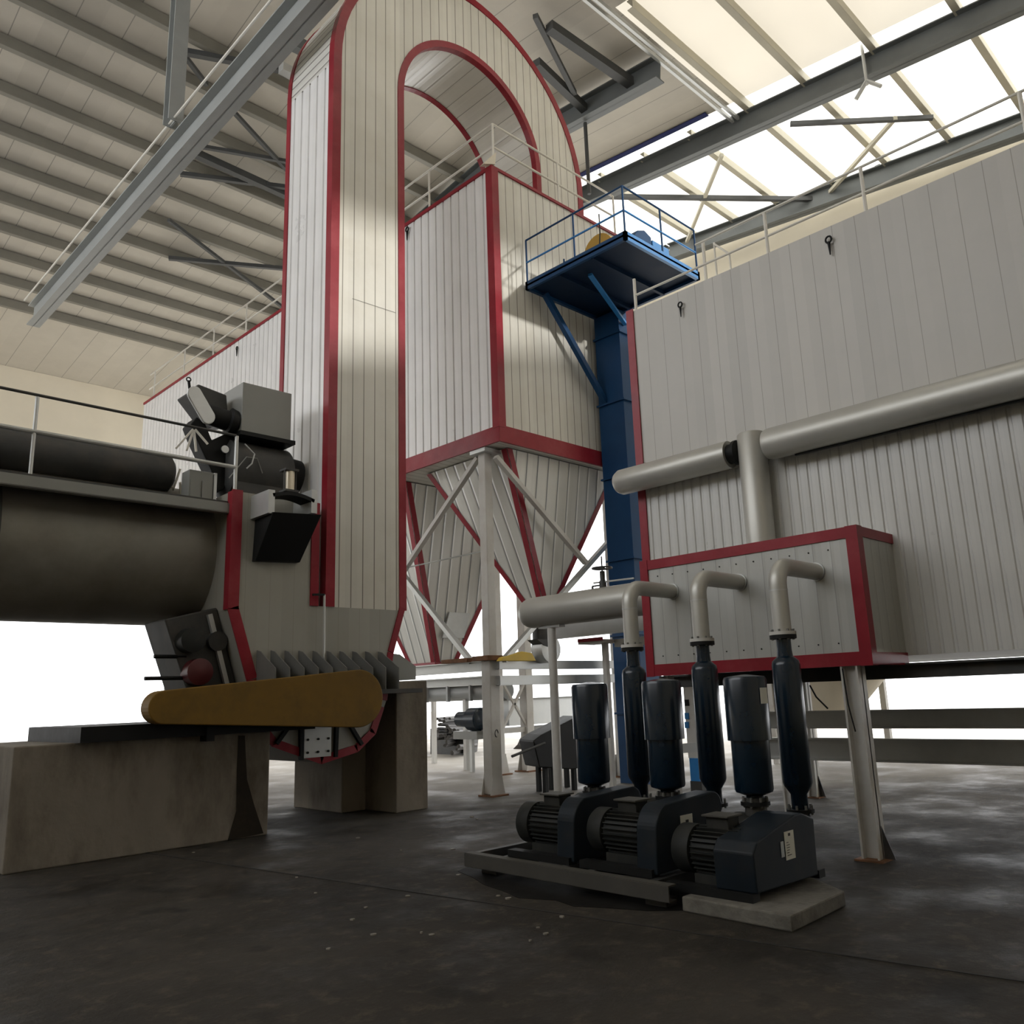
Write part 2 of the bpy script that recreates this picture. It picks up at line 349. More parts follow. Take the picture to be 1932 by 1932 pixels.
# double purlin near the eave beam
mb = MB()
for dy in (0, .16): mb.bar((10.5, 9.66 + dy, zroof(9.7) - .36), (18.2, 9.66 + dy, zroof(9.7) - .36), .07, .1)
tag(mb.build('roof_strut', 'galv'), 'twin grey pipe strut running beside the purlins to the broad rafter', 'strut')
fy = [17.2, 18.45, 19.85, 21.3, 22.7, 24.1, 25.5, 26.9, 28.3, 29.7, 31.1]
for k, y in enumerate(fy):
    mb = MB(); z = zroof(y) - .14
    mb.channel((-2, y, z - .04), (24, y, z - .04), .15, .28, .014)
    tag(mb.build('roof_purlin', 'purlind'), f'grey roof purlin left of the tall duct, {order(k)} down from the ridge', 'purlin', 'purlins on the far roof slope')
p = atX(1104, 232, 15.0); q = atX(1112, 366, 15.0)
tag(MB().tube([p, V(15.0, p.y, q.z)], .05, 8).build('down_pipe', 'brace'), 'dark upright pipe below the short dark roof beam', 'pipe')
# dark bracing on the far slope
def rod(p, q, lab, w=.09, m='brace', name='roof_brace', grp='roof bracing'):
    tag(MB().bar(p, q, w, w).build(name, m), lab, 'brace', grp)
for (x0, y0, x1, y1), lab, w_ in (((352, 282, 620, 404), 'thick dark roof tie at mid height left of the tall duct', .2),
        ((360, 273, 640, 322), 'thin dark roof tie above the thick one, left of the tall duct', .1),
        ((340, 328, 640, 366), 'dark roof tie crossing the thick one from below, left of the tall duct', .12),
        ((428, 197, 600, 385), 'dark diagonal roof brace left of the tall duct, upper', .1),
        ((318, 415, 560, 600), 'dark diagonal roof brace left of the tall duct, lower', .1),
        ((318, 487, 640, 516), 'dark level roof tie above the left handrail', .12),
        ((350, 98, 580, 141), 'dark roof tie below the runway beam, topmost on the left', .14),
        ((348, 105, 390, 160), 'short dark roof brace at the top of the grey hanger', .1)):
    rod(atRoof(x0, y0, -.38, True), atRoof(x1, y1, -.38, True), lab, w_)
for (x0, y0, x1, y1), lab, w_, m_ in (((1140, 371, 1534, 376), 'dark level pipe brace under the bright roof, behind the blue platform railing', .13, 'brace'),
        ((1491, 234, 1760, 222), 'dark level pipe brace under the bright roof, upper right', .11, 'brace'),
        ((1362, 292, 1296, 456), 'pale diagonal rod under the bright roof, behind the platform railing', .1, 'purlin'),
        ((1690, 222, 1566, 362), 'pale diagonal rod under the bright roof, above the grey housing', .1, 'purlin')):
    rod(atRoof(x0, y0, -.45), atRoof(x1, y1, -.45), lab, w_, m_)
for (x0, y0, x1, y1), lab, w_ in (((1010, 30, 1084, 176), 'dark diagonal roof brace beside the duct arch, nearest it', .12),
        ((1036, 50, 1192, 158), 'broad dark roof brace right of the duct arch', .22),
        ((1012, 118, 1108, 210), 'dark roof brace meeting the rafter by the duct arch', .2)):
    rod(atRoof(x0, y0, -.5), atRoof(x1, y1, -.5), lab, w_)
# runway beam and hanger on the left
t = thing('runway_beam', 'long blue grey steel beam slanting across the upper left roof', 'beam', (6, 12, 12.6))
mb = MB().ibeam((6.0, 2.0, 13.0), (6.0, 26, 12.9), .34, .62, .03); mb.build('beam', 'runway', t)
MB().tube([(5.72, 2, 13.42), (5.72, 26, 13.32)], .025, 8).build('conduit', 'railw', t)
t = tag(MB().ibeam((5.75, 15.6, 13.3), (5.75, 15.6, 17.3), .3, .3, .03, up=(0, 1, 0)).build('roof_hanger', 'runway'), 'upright grey hanger joining the runway beam to the roof at upper left', 'hanger')
t = tag(MB().bar(atRoof(500, 55, -.9), atRoof(575, 92, -.9), .22, .3).bar(atRoof(535, 60, -.5), atRoof(580, 95, -.5), .1).build('roof_bracket', 'rafter'), 'grey bracket with fittings at the roof left of the duct top', 'bracket')
mb = MB().tube([atY(536, 85, 14), atY(534, 120, 14)], .02, 6).tube([atY(536, 85, 14), atY(545, 72, 14)], .02, 6); mb.box(*[c for c in (atY(530, 128, 14).x, atY(552, 140, 14).x)], 13.9, 14.1, atY(540, 140, 14).z, atY(540, 126, 14).z)
tag(mb.build('roof_fitting', 'galv'), 'small hanging fitting beside the top of the tall duct', 'fitting')
# hanging fitting at the broad rafter
p = atX(1636, 160, 18.1)
mb = MB().tube([p + V(0, 0, 1.1), p], .04, 8); mb.tube([p + V(0, 0, .1), p + V(0, .3, -.22)], .05, 6).tube([p + V(0, 0, .1), p + V(0, -.3, -.22)], .05, 6)
tag(mb.build('forked_fitting', 'galv'), 'small forked metal fitting hung on the broad rafter at upper right', 'fitting')

# ================================================================== U-SHAPED DUCT
XL, XR = 6.45, 12.65; CX = 9.55; CZ = 12.2; RO = 3.10; RI = 1.70; YF, YB = 10.6, 12.1
IL, IR = CX - RI, CX + RI
duct = thing('exhaust_duct', 'tall cream inverted U duct with red edge trims above the floor hood', 'duct', (7.1, 11.3, 2.9))
NA = 36
outer = [(XL, 2.95), (XL, CZ)] + arc(CX, CZ, RO, PI, 0, NA)[1:-1] + [(XR, CZ), (XR, 11.28)]
inner = [(IL, 2.95), (IL, CZ)] + arc(CX, CZ, RI, PI, 0, NA)[1:-1] + [(IR, CZ), (IR, 11.28)]
def P3(q, y): return V(q[0], y, q[1])
for y, nm in ((YF, 'front_panel'), (YB, 'back_panel')):
    mb = MB()
    for a, b, c, d in zip(outer, outer[1:], inner[1:], inner): mb.face([P3(a, y), P3(b, y), P3(c, y), P3(d, y)])
    mb.build(nm, 'flat', duct, udir=(1, 0, 0))
mb = MB(); ribbed(mb, (XL, YB, 0), (XL, YF, 0), 2.95, CZ - .12, (-1, 0, 0), .25, .03, .03); mb.build('side_panel', 'rib', duct)
def skin(path, nm, m='arch'):
    mb = MB(); s = 0
    for a, b in zip(path, path[1:]):
        L = math.hypot(b[0] - a[0], b[1] - a[1])
        mb.face([P3(a, YF), P3(b, YF), P3(b, YB), P3(a, YB)], (s, s + L, s + L, s)); s += L
    return mb.build(nm, m, duct, smooth=True)
skin([(XL, CZ - .12)] + outer[1:], 'arch_cover', 'archc'); skin(inner[1:], 'arch_soffit')
mb = MB().face([P3(inner[0], YF), P3(inner[1], YF), P3(inner[1], YB), P3(inner[0], YB)]); mb.build('inner_side_panel', 'rib', duct, udir=(0, 1, 0))
def trim(path, off, y0, w, nm='edge_trim', t=.018, side=True, yd=1):
    """L-shaped flashing: W wide on the flat face, W wide round the corner"""
    mb = MB()
    for a, b, c, d in zip(path, path[1:], off[1:], off):
        yf = y0 - yd * t
        mb.face([P3(a, yf), P3(b, yf), P3(c, yf), P3(d, yf)]); mb.face([P3(d, yf), P3(c, yf), P3(c, y0), P3(d, y0)])
        if side:
            e = lambda p, q: (p[0] + (p[0] - q[0]) * t / w, p[1] + (p[1] - q[1]) * t / w)
            a2, b2 = e(a, d), e(b, c)
            mb.face([P3(a2, yf), P3(b2, yf), P3(b2, y0 + yd * w), P3(a2, y0 + yd * w)])
            mb.face([P3(a, yf), P3(b, yf), P3(b2, yf), P3(a2, yf)]); mb.face([P3(a, y0 + yd * w), P3(b, y0 + yd * w), P3(b2, y0 + yd * w), P3(a2, y0 + yd * w)])
    return mb.build(nm, 'red', duct)
def offs(pl, w, sgn):   # offset of the outer/inner path towards the duct wall
    r = RO - w if sgn > 0 else RI + w
    x0, x1 = (XL + w, XR - w) if sgn > 0 else (IL - w, IR + w)
    return [(x0, 2.95), (x0, CZ)] + arc(CX, CZ, r, PI, 0, NA)[1:-1] + [(x1, CZ), (x1, 11.28)]
W_ = .135
trim(outer, offs(outer, W_, 1), YF, W_); trim(inner, offs(inner, .11, -1), YF, .11)
trim(outer, offs(outer, .1, 1), YB, .1, yd=-1); trim(inner, offs(inner, .1, -1), YB, .1, yd=-1)
# wire seam across the front
MB().bar(atY(665, 563, YF - .01), atY(747, 590, YF - .01), .004, .004).build('joint_strip', 'fin', duct)

# ================================================================== HOOD
hood = thing('dryer_hood', 'grimy cream sheet metal hood with dark red trims under the tall duct', 'hood', (6.2, 11.9, .8))
HB = 13.3
prof = [(5.0, 4.45), (5.0, 2.85), (5.3, 1.92), (5.38, 1.5), (5.67, 1.08), (6.41, .80), (7.0, .92), (7.3, 1.15), (7.5, 1.6), (7.62, 2.3), (7.84, 2.95)]
top = prof + [(6.45, 2.95), (6.32, 2.95), (6.32, 4.45)]
mb = MB().face([P3(q, YF) for q in top]); mb.build('front_panel', 'hood', hood, udir=(1, 0, 0))
MB().face([P3(q, HB) for q in top]).build('back_panel', 'hood', hood, udir=(1, 0, 0))
mb = MB()
for a, b in zip(top, top[1:] + top[:1]): mb.face([P3(a, YF), P3(b, YF), P3(b, HB), P3(a, HB)])
mb.build('shell', 'hood', hood, udir=(0, 1, 0))
def strip(path, w, y, nm, side, t=.02, m='red', par=None):
    mb = MB()
    for (a, b) in zip(path, path[1:]):
        a = Vector(a); b = Vector(b); d = (b - a).normalized(); n = V(-d.y, d.x, 0).to_2d() * side * w
        mb.prism([V(a.x, y, a.y), V(b.x, y, b.y), V(b.x + n.x, y, b.y + n.y), V(a.x + n.x, y, a.y + n.y)], (0, -t, 0))
    return mb.build(nm, m, par)
strip([(4.98, 4.47), (4.98, 2.85), (5.28, 1.92), (5.36, 1.5)], .15, YF, 'edge_trim', 1, par=hood)
strip([(7.84, 2.98), (7.62, 2.3), (7.5, 1.6)], .1, YF, 'edge_trim', -1, par=hood)
strip([(6.32, 4.45), (6.32, 2.95)], .13, YF, 'edge_trim', -1, par=hood)
strip([(5.4, 1.36), (5.67, 1.06), (6.41, .78), (7.0, .90), (7.3, 1.13), (7.45, 1.5)], .11, YF, 'bottom_trim', 1, par=hood)
MB().box(4.98, 5.0, YF, YF + .12, 2.85, 4.45).build('edge_trim', 'red', hood)
mb = MB().box(6.13, 6.55, YF - .035, YF - .005, .88, 1.36); pl = mb.build('inspection_plate', 'galv', hood)
mb = MB()
for x in (6.18, 6.34, 6.5):
    for z in (.95, 1.12, 1.3): mb.lathe((x, YF - .035, z), (0, -1, 0), [(.016, 0), (.016, .02)], 8)
mb.build('bolt', 'black', pl)
for (a, b) in (((5.72, 1.1), (6.05, 1.5)), ((7.05, 1.0), (6.7, 1.5)), ((6.62, .86), (6.64, 1.5)), ((6.09, .86), (6.07, 1.5))):
    MB().bar(V(a[0], YF - .03, a[1]), V(b[0], YF - .03, b[1]), .06, .05).build('strut', 'black', hood)
# angled guide fins along the foot
for k in range(10):
    xx = 482 + 2 + k * 26.4 - max(0, k - 5) * 2.2
    p = atY(xx, 1233, YF)
    mb = MB().prism([V(p.x, YF, 2.32), V(p.x, YF, 1.75), V(p.x, YF - .52, 1.75), V(p.x, YF - .52, 2.06), V(p.x, YF - .1, 2.30)], (.012, 0, 0))
    mb.build('guide_fin', 'fin', hood)
MB().box(5.35, 7.75, YF - .55, YF, 1.70, 1.76).build('fin_shelf', 'char', hood)
MB().tube([atY(612, 1122, YF - .08), atY(611, 1250, YF - .08)], .016, 8).build('drain_pipe', 'galv', hood)
MB().bar(atY(590, 1122, YF - .08), atY(612, 1122, YF - .08), .03).build('pipe_clip', 'black', hood)

# chute with flap and air cylinder on the hood's front
ch = thing('discharge_flap', 'black tilted flap box with bracket and small air cylinder on the hood front', 'flap', (5.7, 10.3, 3.5))
F = [atY(516, 966, 10.05), atY(607, 971, 10.05), atY(566, 1061, 10.5), atY(482, 1058, 10.5)]
K = [atY(482, 968, 10.6), V(F[1].x, 10.6, F[1].z), V(F[2].x, 10.6, F[2].z), V(F[3].x, 10.6, F[3].z)]
mb = MB().mesh(F + K, [(0, 1, 2, 3), (4, 7, 6, 5), (0, 4, 5, 1), (1, 5, 6, 2), (2, 6, 7, 3), (3, 7, 4, 0)]); mb.build('flap_box', 'black', ch, bevel=.006)
for x in (503, 583):
    p = atY(x, 928, 10.25); q = atY(x, 968, 10.25)
    MB().box(p.x - .045, p.x + .045, 10.1, 10.6, q.z - .03, p.z).build('bracket_cheek', 'galv', ch)
a = atY(505, 935, 10.25); b = atY(583, 937, 10.25)
pts = [V(a.x + (b.x - a.x) * k / 12, 10.25, a.z - .02 + .06 * math.sin(PI * k / 12)) for k in range(13)]
mb = MB()
for u, v in zip(pts, pts[1:]): mb.bar(u, v, .3, .05, up=(0, 0, 1))
mb.build('bracket_top', 'black', ch)
p = atY(545, 925, 10.25); q = atY(545, 888, 10.25)
MB().lathe(p, (0, 0, 1), [(.075, 0), (.075, q.z - p.z)], 20).build('air_cylinder', 'chrome', ch, smooth=True)
mb = MB()
for sx in (-1, 1): mb.tube([p + V(sx * .085, -.03, -.02), p + V(sx * .085, -.03, q.z - p.z + .02)], .01, 6)
for z in (-.02, q.z - p.z): mb.box(p.x - .1, p.x + .1, 10.16, 10.34, p.z + z - .015, p.z + z + .015)
mb.build('tie_rod', 'char', ch)

# rotary drum entering the hood from the left
dr = thing('rotary_drum', 'large dull steel drum entering the hood from the left', 'drum', (2.5, 12, 2.8))
MB().lathe((-6, 12.0, 3.72), (1, 0, 0), [(.98, 0), (.98, 11.0)], 48).build('shell', 'drum', dr, smooth=True)
for x in (2.2,): MB().lathe((x, 12.0, 3.72), (1, 0, 0), [(1.0, 0), (1.06, .01), (1.06, .2), (1.0, .21)], 48).build('girth_ring', 'char', dr, smooth=True)
# drive unit below the drum
du = thing('drum_drive', 'dark cluttered drive unit with a red motor tucked under the drum', 'drive', (4.8, 11.2, 1.4))
MB().prism([V(4.30, 10.9, 2.72), V(4.98, 10.9, 2.9), V(5.28, 10.9, 1.92), V(5.3, 10.9, 1.5), V(4.75, 10.9, 1.5)], (0, .7, 0)).build('casing', 'char', du, bevel=.02)
MB().bar(V(4.86, 10.86, 2.8), V(5.22, 10.86, 1.6), .06, .06).build('edge_rail', 'galv', du)
MB().lathe((4.72, 10.95, 2.05), (0, -1, 0), [(.17, 0), (.17, .22), (.06, .26)], 20).build('motor', 'signal', du, smooth=True)
MB().lathe((4.6, 10.9, 2.45), (0, -1, 0), [(.16, 0), (.16, .2), (.1, .22)], 20).build('gear_housing', 'motor', du, smooth=True)
MB().lathe((4.98, 10.9, 2.45), (0, -1, 0), [(.13, 0), (.13, .08)], 20).build('cover_disc', 'char', du, smooth=True)
MB().box(4.5, 5.3, 10.7, 11.8, 1.3, 1.52).build('bed', 'char', du)
for k, (z, x) in enumerate(((2.25, 4.2), (1.98, 4.1))): MB().tube([(4.6, 10.92, z), (x, 10.92, z)], .025, 8).build('shaft', 'black', du)

# belt guard
g = [atY(300, 1306, 10.1), atY(500, 1286, 10.1)]
gp = []
c1 = (6.62, 1.645); r1 = .385; c0 = (4.0, 1.62); r0 = .19
gp = arc(c1[0], c1[1], r1, PI / 2 + .07, -PI / 2 - .07, 24) + arc(c0[0], c0[1], r0, -PI / 2 - .07, -3 * PI / 2 + .07, 14)
bg = thing('belt_guard', 'long tapered dull yellow belt guard in front of the hood', 'guard', (5.3, 10.1, 1.2))
MB().prism([V(x, 9.98, z) for x, z in gp], (0, .24, 0)).build('cover', 'yellow', bg, bevel=.012)
MB().box(4.6, 4.7, 10.2, 10.5, 1.2, 1.45).box(6.5, 6.6, 10.2, 10.6, 1.5, 1.6).build('bracket', 'black', bg)
tag(MB().box(3.2, 6.1, 10.24, 12.2, 1.27, 1.44).build('steel_plate', 'black'), 'dark steel sole plate on the left concrete pier', 'plate')

# concrete piers
pr = thing('concrete_pier', 'left stained concrete pier with a dark oil run below the yellow guard', 'pier', (4.3, 11.3, 0))
MB().box(2.6, 5.53, 10.38, 12.3, 0, 1.27).build('block', 'conc', pr, bevel=.015)
p = [(450, 1388), (462, 1388), (466, 1470), (480, 1520), (497, 1572), (430, 1586), (446, 1530), (447, 1455)]
MB().prism([atY(x, y, 10.375) for x, y in p], (0, .004, 0)).build('oil_run', 'rundown', pr)
pr = thing('concrete_pier', 'right concrete pier standing under the hood beside the open floor', 'pier', (7.9, 11.5, 0))
MB().box(7.62, 8.2, 10.52, 12.7, 0, 1.88).build('block', 'conc', pr, bevel=.015)
MB().box(7.2, 7.62, 11.3, 12.7, 0, 1.5).build('step_block', 'conc', pr, bevel=.015)
mb = MB().prism([V(7.5, 10.6, 1.90), V(8.05, 10.6, 1.90), V(8.05, 10.6, 2.1), V(7.75, 10.6, 2.28), V(7.55, 10.6, 2.3)], (0, 1.2, 0))
tag(mb.build('bearing_cover', 'cab'), 'grey sloped sheet cover on the right pier', 'cover')

# ================================================================== BURNER DECK (left)
dk = thing('service_deck', 'narrow dark steel deck with pale handrail above the drum', 'deck', (4.4, 11.0, 4.3))
MB().channel((1.0, 10.72, 4.22), (4.98, 10.72, 4.22), .1, .12, .02).build('edge_beam', 'cab', dk)
MB().box(1.0, 4.98, 10.7, 11.25, 4.28, 4.32).build('floor_plate', 'char', dk)
pz = atY(447, 823, 10.75).z; px_ = atY(447, 823, 10.75).x
MB().tube([(px_, 10.75, 4.32), (px_, 10.75, pz)], .026, 10).build('post', 'galv', dk)
for y0 in (822, 882):
    p = atY(446, y0, 10.75); MB().tube([(1.0, 10.75, p.z + .03), p], .028 if y0 > 850 else .018, 10).build('rail', 'galv' if y0 > 850 else 'char', dk)
MB().tube([(2.6, 10.75, 4.32), (2.6, 10.75, pz)], .022, 10).build('post', 'galv', dk)
cb = thing('control_cabinet', 'plain grey sheet metal cabinet box above the dark cylinder', 'cabinet', (5.7, 11.3, 5.45))
MB().box(5.27, 6.05, 11.0, 11.62, 5.46, 6.20).build('body', 'cab', cb, bevel=.008)
MB().box(5.25, 6.12, 10.98, 11.62, 5.40, 5.46).build('base_frame', 'black', cb)
cy = thing('burner_casing', 'fat charcoal horizontal burner cylinder under the grey cabinet', 'burner', (5.7, 11.3, 4.45))
MB().lathe((5.22, 11.4, 4.97), (1, 0, 0), [(.32, -.05), (.43, 0), (.43, .9), (.36, .93)], 40).build('barrel', 'char', cy, smooth=True)
MB().lathe((6.14, 11.35, 5.0), (1, 0, -.1), [(.2, 0), (.27, .02), (.29, .1), (.29, .2), (.2, .24)], 24).build('outlet_elbow', 'black', cy, smooth=True)
MB().box(5.25, 6.1, 11.05, 11.65, 4.45, 4.72).build('saddle', 'char', cy)
MB().tube([(5.3, 10.94, 5.25), (5.45, 10.93, 5.12), (5.42, 10.94, 4.98), (5.35, 10.96, 4.9)], .011, 6).build('hose', 'galv', cy)
pts = [atY(432, 902, 10.95), atY(465, 862, 10.95), atY(485, 865, 10.95), atY(495, 893, 10.95)]
MB().tube(pts, .008, 6).build('cable', 'cab', cy)
fn = thing('burner_fan', 'black burner fan with a bent grey sheet cover, left of the cabinet', 'fan', (4.9, 11.2, 5.2))
MB().lathe(atY(432, 795, 11.2), (-1, .1, .15), [(.18, -.1), (.20, 0), (.15, .02), (.15, .34), (.1, .36)], 24).build('housing', 'black', fn, smooth=True)
MB().prism([atY(x, y, 11.3) for x, y in ((352, 742), (368, 735), (374, 724), (428, 745), (432, 800), (400, 806))], (0, .35, 0)).build('motor', 'char', fn, bevel=.02)
q = []
for cx_, cy_, a0 in ((391, 788, -.54), (365, 743, PI - .54)):
    q += [(cx_ + 13.5 * math.cos(a0 + PI * k / 10), cy_ + 13.5 * math.sin(a0 + PI * k / 10)) for k in range(11)]
MB().prism([atY(x, y, 10.97) for x, y in q], (0, -.04, 0)).build('sheet_cover', 'galv', fn, bevel=.015)
mb = MB().tube([atY(358, 735, 11.1), atY(356, 718, 11.1)], .02, 8); mb.build('lifting_rod', 'black', fn)
c = atY(356, 716, 11.1); mb = MB(); ring = [c + V(.03 * math.cos(2 * PI * k / 12), 0, .03 * math.sin(2 * PI * k / 12)) for k in range(13)]; mb.tube(ring, .009, 6); mb.build('lifting_eye', 'black', fn)
for (x0, y0, x1, y1) in ((364, 810, 332, 846), (365, 812, 352, 850), (366, 812, 370, 852), (368, 810, 392, 838)):
    MB().bar(atY(x0, y0, 11.1), atY(x1, y1, 11.1), .025, .025).build('support_strut', 'railw', fn)
MB().prism([atY(x, y, 11.25) for x, y in ((360, 800), (372, 786), (388, 800), (400, 830), (440, 812), (445, 828), (448, 905), (410, 930), (398, 885), (372, 830))], (0, .3, 0)).build('gear_cluster', 'black', fn, bevel=.015)
MB().lathe(atY(424, 848, 11.15), (0, -1, 0), [(.055, 0), (.055, .02)], 16).build('gauge', 'galv', fn)
c2 = thing('relay_box', 'small pale twin-door box on the service deck', 'cabinet', (4.7, 11.0, 4.32))
a = atY(358, 885, 10.95); b = atY(398, 938, 10.95)
MB().box(a.x, b.x + .02, 10.95, 11.2, 4.32, a.z).build('body', 'cab', c2, bevel=.006)
for k in range(2):
    x0 = a.x + .02 + k * (b.x - a.x) / 2; MB().box(x0, x0 + (b.x - a.x) / 2 - .03, 10.935, 10.95, 4.35, 4.32 + (a.z - 4.32) * .68).build('door', 'cab', c2)
MB().box(b.x + .03, b.x + .07, 10.94, 11.0, 4.32, a.z).build('conduit', 'galv', c2)
for k, (x0, y0, x1, y1) in enumerate(((318, 885, 326, 925), (340, 885, 326, 925), (340, 910, 340, 932))):
    tag(MB().bar(atY(x0, y0, 11.4), atY(x1, y1, 11.4), .025).build('light_strut', 'railw'), 'thin white strut behind the deck handrail at the far left', 'strut', 'white struts at the deck')
tag(MB().lathe((2.2, 11.5, 4.78), (1, 0, 0), [(.24, 0), (.26, .02), (.26, 2.25), (.2, 2.3)], 28).build('gas_pipe', 'char', None, smooth=True), 'dark horizontal drum-like pipe on the deck behind the lower handrail', 'pipe')

# ================================================================== BAGHOUSE
X0, X1, Y0, Y1, Z0, Z1 = 9.6, 13.6, 10.2, 27.0, 5.95, 11.3
bh = thing('baghouse', 'big cream ribbed filter house with red trims behind the tall duct', 'filter house', (11.4, 15, 2.3))
mb = MB(); ribbed(mb, (X0, Y1, 0), (X0, Y0, 0), Z0 + .2, Z1, (-1, 0, 0), .235, .026, .03); mb.build('side_panel', 'rib', bh)
MB().face([(X0, Y0, Z0), (X1, Y0, Z0), (X1, Y0, Z1), (X0, Y0, Z1)]).build('front_panel', 'flat', bh, udir=(1, 0, 0))
MB().face([(X0, Y0, Z1), (X1, Y0, Z1), (X1, Y1, Z1), (X0, Y1, Z1)]).build('top_panel', 'flat', bh)
MB().face([(X1, Y0, Z0), (X1, Y1, Z0), (X1, Y1, Z1), (X1, Y0, Z1)]).face([(X0, Y1, Z0), (X1, Y1, Z0), (X1, Y1, Z1), (X0, Y1, Z1)]).build('rear_panel', 'flat', bh)
MB().face([(X0, Y0, Z0), (X1, Y0, Z0), (X1, Y1, Z0), (X0, Y1, Z0)]).build('underside', 'flat', bh, udir=(0, 1, 0))
MB().box(X0 - .03, X0 + .01, Y0 - .03, Y1, Z0 - .02, Z0 + .27).build('band', 'red', bh)
MB().box(X0 - .026, X1, Y0 - .034, Y0 + .01, Z0 - .024, Z0 + .274).build('band', 'red', bh)
def ell(x, y, z0, z1, wx, wy, t=.03): return MB().prism([V(x - t, y - t, z0), V(x + wx, y - t, z0), V(x + wx, y, z0), V(x, y, z0), V(x, y + wy, z0), V(x - t, y + wy, z0)], (0, 0, z1 - z0))
ell(X0 - .004, Y0 - .004, Z0 + .24, Z1 + .02, .13, .14, .035).build('corner_trim', 'red', bh)
MB().box(X0 - .03, X0 + .03, Y0, Y1, Z1 - .03, Z1 + .04).build('top_trim', 'red', bh); MB().box(X0, X1, Y0 - .03, Y0 + .03, Z1 - .03, Z1 + .03).build('top_trim', 'red', bh)
MB().prism([V(9.45, 10.25, 11.33), V(9.62, 10.12, 11.33), V(9.66, 10.12, 11.6), V(9.6, 10.3, 11.5)], (.0, .12, 0)).build('corner_flashing', 'cream', bh)
# hoppers
def hopper(ya, yb, xr, bx0, bx1, by0, by1, zb):
    tp = [V(9.97, ya, 5.93), V(xr, ya, 5.93), V(xr, yb, 5.93), V(9.97, yb, 5.93)]
    cy_ = (by0 + by1) / 2
    bt = [V(bx0, by0, zb), V(bx1, by0, zb), V(bx1, by1, zb), V(bx0, by1, zb)]
    for i, (nm, ud) in enumerate((('hopper_front', (1, 0, 0)), ('hopper_side', (0, 1, 0)), ('hopper_back', (1, 0, 0)), ('hopper_side', (0, 1, 0)))):
        j = (i + 1) % 4; MB().face([tp[i], tp[j], bt[j], bt[i]]).build(nm, 'slope', bh, udir=ud)
    for i in range(4):
        j = (i + 1) % 4; h = (i - 1) % 4; mb = MB(); w = .13
        for nb in (j, h):
            dt = (tp[nb] - tp[i]).normalized() * w; db = (bt[nb] - bt[i]).normalized() * w
            n = (tp[nb] - tp[i]).cross(bt[i] - tp[i]).normalized() * .012
            if n.dot(V(11.5, cy_, 4) - tp[i]) > 0: n = -n
            mb.face([tp[i] + n, tp[i] + dt + n, bt[i] + db + n, bt[i] + n])
        mb.build('hopper_edge', 'red', bh)
    MB().box(bx0 - .05, bx1 + .05, by0 - .05, by1 + .05, zb - .1, zb + .02).build('hopper_flange', 'red', bh)
hopper(10.42, 12.72, 13.0, 11.2, 11.46, 10.84, 11.25, 3.15)
for k in range(2): hopper(13.42 + 3 * k, 16.1 + 3 * k, 13.5, 11.2, 11.78, 14.08 + 3 * k, 15.0 + 3 * k, 2.33)
p = atY(868, 1190, 13.6); MB().prism([V(atY(x, y, 13.85).x, 13.85 + (3.3 - atY(x, y, 13.85).z) * .12, atY(x, y, 13.85).z) for x, y in ((848, 1155), (886, 1157), (879, 1203), (838, 1203))], (0, .03, 0)).build('access_plate', 'galv', bh)
# lifting lugs
def lug(p, lab, s=.12, dx=(0, -1, 0)):
    mb = MB(); d = Vector(dx)
    e = V(1, 0, 0) if abs(d.y) > .5 else V(0, 1, 0)
    ring = [p + e * s * .35 * math.cos(2 * PI * k / 12) + V(0, 0, s * .4 * math.sin(2 * PI * k / 12)) for k in range(13)]
    mb.tube(ring, s * .12, 6); mb.tube([p + V(0, 0, -s * .3), p + V(0, 0, -s * 1.9)], [s * .2, s * .08], 6)
    tag(mb.build('lifting_lug', 'black'), lab, 'lug', 'black lifting lugs')
lug(atX(768, 433, 9.56), 'black lifting lug near the top of the filter house side, beside the duct', .13, (1, 0, 0))
lug(atX(447, 657, 9.56), 'small black lifting lug high on the filter house side, left of the duct', .12, (1, 0, 0))
# handrails on the roof of the filter house
rl = thing('handrail', 'white pipe handrail on top of the filter house', 'handrail', (9.7, 15, 11.3))
for y in (10.25, 12.2, 14.2, 16.2, 18.2, 20.2, 22.2, 24.2, 26.5): MB().tube([(9.7, y, 11.3), (9.7, y, 12.3)], .022, 8).build('post', 'railw', rl)
for z in (11.8, 12.3):
    MB().tube([(9.7, 10.25, z), (9.7, 26.9, z)], .022, 8).build('rail', 'railw', rl); MB().tube([(9.7, 10.25, z), (13.3, 10.25, z)], .022, 8).build('rail', 'railw', rl)
for x in (11.5, 13.3): MB().tube([(x, 10.25, 11.3), (x, 10.25, 12.3)], .022, 8).build('post', 'railw', rl)

# support columns and braces
def column(x, y, z1, lab, w=.22, m='wpaint', base=True):
    t = thing('support_column', lab, 'column', (x, y, 0), 'columns under the filter house')
    MB().box(x - w * .48, x + w * .48, y - w * .5, y + w * .5, .02, z1).build('shaft', m, t, bevel=.012)
    MB().box(x - w, x + w, y - w, y + w, 0, .025).build('base_plate', 'rust', t)
    if base:
        mb = MB()
        for k in (-1.25, 1.25): mb.prism([V(x - w * .9, y + k * w * .5, .02), V(x + w * .9, y + k * w * .5, .02), V(x + w * .45, y + k * w * .5, .42), V(x - w * .45, y + k * w * .5, .42)], (0, .012, 0))
        mb.build('gusset', m, t)
    return t
c1_ = column(9.78, 10.8, 5.93, 'white steel column under the near corner of the filter house', .18)
MB().box(9.6, 10.1, 10.6, 11.0, 5.86, 5.93).build('cap_plate', 'galv', c1_)
MB().box(9.67, 9.89, 10.69, 10.91, .03, 2.2).build('lower_sleeve', 'wpaint', c1_, bevel=.012)
